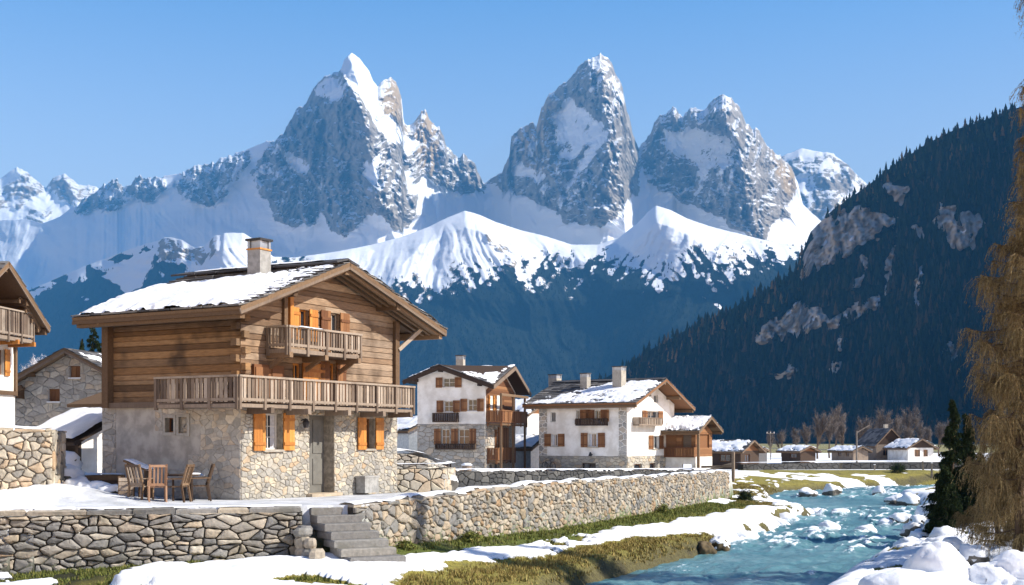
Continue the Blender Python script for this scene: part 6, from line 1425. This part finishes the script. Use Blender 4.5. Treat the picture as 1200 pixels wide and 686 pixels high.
x, y = at_px(846, 642, -2.4); rock('rock', 'mossy brown rock at the bend of the left bank', 'rock', (x - .1, y, -2.45), (.42, .4, .42), 101, 'brown_rock', .12, .05, 4, .45)
x, y = at_px(832, 645, -2.4); rock('rock', 'grey brown rock under the turf edge of the left bank', 'rock', (x - .2, y, -2.5), (.4, .4, .4), 102, 'brown_rock', None, .05, 4, .45)
for i, (u, Y, z, s, lab) in enumerate([(78, 37.8, .45, .42, 'snow topped boulder at the end of the tall stone wall'), (90, 36.6, .15, .40, 'grey boulder in the snow heap left of the planter'), (104, 36.2, .1, .30, 'reddish brown stone poking from the snow heap'), (118, 36, .05, .36, 'flat brown stone in front of the planter'), (130, 35.6, .0, .34, 'rough brown stone beside the wooden chairs'), (70, 39.5, .8, .5, 'snow covered boulder by the shed')]):
    rock('boulder', lab, 'boulder', (px2x(u, Y), Y, z), (s * 1.2, s, s * .75), 120 + i, 'brown_rock' if i in (2, 3, 4) else 'rock', (.6, .4, .2, .35, .3, .8)[i], .1, 3, .4)
x, y = px2x(525, 45.0), 45.0; rock('boulder', 'rounded pale boulder at the end of the short garden wall', 'boulder', (x, y, .0), (.38, .35, .38), 140, 'rock', .2, .05, 3, .25)

# ================================================================== chairs and things on the terrace
def chair(label, x, y, rz, mat='grey_wood', mat2='beam', arms=True):
    t = thing('garden_chair', label, 'chair', (x, y, float(zterr(0, y)) + .01), rz, 'wooden chairs on the terrace')
    mb = MB()
    for k in range(5): mb.box(-.24, .24, -.22 + .095 * k, -.14 + .095 * k, .42, .445)
    mb.build('seat', M[mat], t); mb = MB(); tilt = .16
    for k in range(5): xx = -.2 + .1 * k; mb.bar((xx, .25, .52), (xx, .25 + tilt, 1.0), .05, .018, (0, 1, 0))
    for zz, dy in ((.5, .0), (1.02, tilt)): mb.bar((-.25, .25 + dy, zz), (.25, .25 + dy, zz), .035, .07)
    mb.build('backrest', M[mat], t)
    for sx in (-.23, .23):
        MB().bar((sx, -.2, 0), (sx, -.2, .64 if arms else .43), .045, .045, (0, 1, 0)).build('leg', M[mat2], t)
        MB().bar((sx, .32, 0), (sx, .24, .5), .045, .05, (0, 1, 0)).build('leg', M[mat2], t)
        MB().bar((sx, .25, .48), (sx, .25 + tilt + .01, 1.06), .04, .05, (0, 1, 0)).build('back_post', M[mat2], t)
        if arms: MB().bar((sx, -.26, .65), (sx, .32, .66), .06, .03).build('armrest', M[mat], t)
    return t
M['pale_wood'] = toned('pale_chair_wood', [(0, (.20, .105, .06)), (1, (.38, .235, .15))], (5, 5, 1), 4, .35, .8, .3)
chair('dark weathered chair with its slatted back to the viewer, left of the pale chair', -10.45, 34.9, R(160), 'grey_wood', 'beam')
chair('pale reddish wooden chair with a light frame in front of the table', -9.93, 34.6, R(200), 'pale_wood', 'pale_wood')
chair('brown wooden chair seen side on, right of the pale chair', -9.4, 34.65, R(262), 'beam', 'beam')
chair('dark chair against the stone wall, rightmost of the terrace chairs', -8.95, 35.3, R(290), 'beam', 'dark_wood')
t = thing('table', 'dark round garden table with a rim of snow between the chairs', 'table', (-9.45, 35.7, -.1), .3)
mb = MB(); mb.tube([(0, 0, .70), (0, 0, .745)], [.55, .55], 20); mb.build('tabletop', M['dark_wood'], t)
MB().tube([(0, 0, .02), (0, 0, .7)], [.05, .04], 8).build('pedestal', M['iron'], t); MB().tube([(0, 0, 0), (0, 0, .04)], [.3, .28], 12).build('foot', M['iron'], t)
snow_sheet('table_snow', t, (.0, -.4, .75), (.55, 0, 0), (0, .8, 0), (0, 0, 1), lambda A, B: np.minimum(np.minimum(A, 1 - A), np.minimum(B, 1 - B)) * 2 - .05, .06, (16, 16), 4)
t = thing('bench', 'tilted wooden bench board carrying a slab of snow behind the chairs', 'bench', (-10.95, 36.2, -.1), R(-20))
MB().bar((-.35, 0, 1.12), (.45, 0, .85), .45, .05, tone=.5).build('board', M['beam'], t)
for sx, z in ((-.25, 1.05), (.35, .86)): MB().bar((sx, 0, 0), (sx, 0, z), .06, .3, (0, 1, 0)).build('leg', M['dark_wood'], t)
snow_sheet('board_snow', t, (-.36, -.22, 1.15), (.82, 0, -.275), (0, .44, 0), (.2, 0, 1), lambda A, B: np.minimum(np.minimum(A, 1 - A), np.minimum(B, 1 - B) * .6) * 3 + .1, .10, (20, 14), 5)
t = thing('crate', 'weathered slatted wooden crate left of the terrace chairs', 'crate', (px2x(148, 35.2), 35.2, -.1), R(15)); mb = MB()
for k in range(5): mb.box(-.2, .2, -.2, -.18, .08 + .12 * k, .18 + .12 * k); mb.box(-.2, -.18, -.18, .2, .08 + .12 * k, .18 + .12 * k); mb.box(.18, .2, -.18, .2, .08 + .12 * k, .18 + .12 * k)
mb.build('slats', M['grey_wood'], t)
for sx in (-.19, .19):
    for sy in (-.17, .17): MB().box(sx - .025, sx + .025, sy - .025, sy + .025, 0, .7).build('corner_post', M['beam'], t)
t = thing('planter', 'low timber planter bed with a snow top left of the chairs', 'planter', (px2x(124, 37.6), 37.6, .22), R(-4))
mb = MB()
for k in range(2): mb.box(-.55, .5, -.25, -.2, .02 + .17 * k, .17 + .17 * k); mb.box(-.55, -.5, -.2, .25, .02 + .17 * k, .17 + .17 * k)
mb.box(-.5, .5, .2, .25, 0, .34); mb.box(.45, .5, -.2, .2, 0, .34); mb.build('boards', M['beam'], t)
snow_sheet('bed_snow', t, (-.55, -.27, .33), (1.05, 0, 0), (0, .5, 0), (0, 0, 1), lambda A, B: np.minimum(np.minimum(A, 1 - A) * 2, np.minimum(B, 1 - B)) * 2 + .2, .1, (24, 14), 6)
q = ch.rect(424, 440, 563, 581, 'y', -.3); c, n = math.cos(ch.a), math.sin(ch.a); lx_, ly_ = (q[0] + q[1]) / 2, -.25
t = thing('stone_block', 'squared grey stone block standing against the sunlit chalet wall', 'block', (ch.o[0] + lx_ * c - ly_ * n, ch.o[1] + lx_ * n + ly_ * c, -.12), ch.a); w_ = (q[1] - q[0]) / 2
mb = MB(); mb.box(-w_, w_, -.18, .18, 0, .5, .3); mb.build('block', M['concrete'], t); MB().box(-w_ - .03, w_ + .03, -.2, .2, .5, .56, .6).build('slab', M['concrete'], t)

# bicycle against the long white house
a = H3.hit(643, 553, 'x', -.7); c, n = math.cos(H3.a), math.sin(H3.a)
t = thing('bicycle', 'black bicycle leaning by the wall of the long white house', 'bicycle', (H3.o[0] - .7 * c - a[0] * n, H3.o[1] - .7 * n + a[0] * c, -.86), H3.a + R(70))
for x in (-.52, .52):
    w = MB().ring((x, 0, .36), (0, 1, 0), .34, .025, 24, 6).build('wheel', M['iron'], t); mb = MB()
    for k in range(12): mb.bar((x, 0, .36), (x + .33 * math.cos(k * math.pi / 6), 0, .36 + .33 * math.sin(k * math.pi / 6)), .006, .006, (0, 1, 0))
    mb.build('spokes', M['tin'], w)
mb = MB()
for p, q_ in (((-.52, .36), (-.14, .36)), ((-.14, .36), (-.3, .92)), ((-.52, .36), (-.25, .8)), ((-.25, .8), (.33, .82)), ((-.14, .36), (.36, .74)), ((.52, .36), (.34, .95))): mb.tube([(p[0], 0, p[1]), (q_[0], 0, q_[1])], [.018, .018], 6)
mb.build('frame', M['iron'], t); MB().tube([(.34, 0, .95), (.36, -.12, 1.05), (.24, -.28, 1.06)], [.016] * 3, 6).tube([(.36, .0, 1.0), (.36, .12, 1.05), (.24, .28, 1.06)], [.016] * 3, 6).build('handlebar', M['iron'], t)
MB().box(-.45, -.2, -.07, .07, .93, .98, .2).build('saddle', M['dark_wood'], t)
# tub and table by the other white house
p = P(547, 515, 92); t = thing('tub', 'small round tub with a cap of snow beside the stone ground floor house', 'tub', (p.x, 92, -.9)); MB().tube([(0, 0, 0), (0, 0, .3), (0, 0, .6)], [.3, .36, .34], 12).build('barrel', M['grey_wood'], t)
MB().tube([(0, 0, .6), (0, 0, .68), (0, 0, .78)], [.4, .42, .2], 14).build('snow_cap', M['snow'], t, smooth=True)
p = P(519, 515, 93); t = thing('table', 'dark covered garden table under snow in front of the stone ground floor house', 'table', (p.x, 93, -.9), R(-16)); MB().box(-.6, .6, -.4, .4, .72, .8, .2).build('tabletop', M['dark_wood'], t)
for sx in (-.5, .5):
    for sy in (-.3, .3): MB().box(sx - .05, sx + .05, sy - .05, sy + .05, 0, .72, .2).build('leg', M['dark_wood'], t)
MB().box(-.48, .48, -.34, -.3, .2, .7, .1).build('skirt', M['dark_wood'], t); snow_sheet('table_snow', t, (-.62, -.42, .8), (1.24, 0, 0), (0, .84, 0), (0, 0, 1), lambda A, B: np.minimum(np.minimum(A, 1 - A) * 1.2, np.minimum(B, 1 - B)) * 3 + .2, .14, (20, 14), 7)
# poles
def pole(label, u, Y, vt, arm=None, r=.07):
    z = float(zterr(0, Y)) - .5; h = CZ + (515 - vt) / F * Y - z; t = thing('utility_pole', label, 'pole', (px2x(u, Y), Y, z)); MB().tube([(0, 0, 0), (0, 0, h)], [r * 1.2, r * .8], 8).build('shaft', M['post'], t)
    if arm: MB().bar((0, 0, h - .25), (arm[0], 0, h + arm[1]), r * 1.2, r * 1.2).build('arm', M['post'], t)
    else:
        MB().bar((-.6, 0, h - .4), (.6, 0, h - .4), .1, .1).build('crossarm', M['post'], t)
        for sx in (-.5, 0, .5): MB().tube([(sx, 0, h - .35), (sx, 0, h - .15)], [.05, .04], 6).build('insulator', M['plaster'], t)
pole('lamp pole with a long slanted arm left of the steep roofed house', 1004, 155, 505, (1.6, .7), .11); pole('thin wooden utility pole rising behind the dark timber hut', 903, 175, 505, None, .04)
for u, Y, vt, lab in ((1025, 121, 545, 'short wooden post at the middle of the far dark wall'), (1082, 119, 541, 'leaning brown post near the right end of the far wall'), (1092, 112, 543, 'thin stake in the snow of the far bank')):
    x = px2x(u, Y); z = float(zg(x, Y)) - .3; h = CZ + (515 - vt) / F * Y - z; t = thing('fence_post', lab, 'post', (x, Y, z)); MB().bar((0, 0, 0), (random.uniform(-.1, .1), 0, h), .13, .13, (0, 1, 0)).build('stake', M['post'], t); MB().box(-.08, .08, -.08, .08, h, h + .06).build('snow_cap', M['snow'], t)
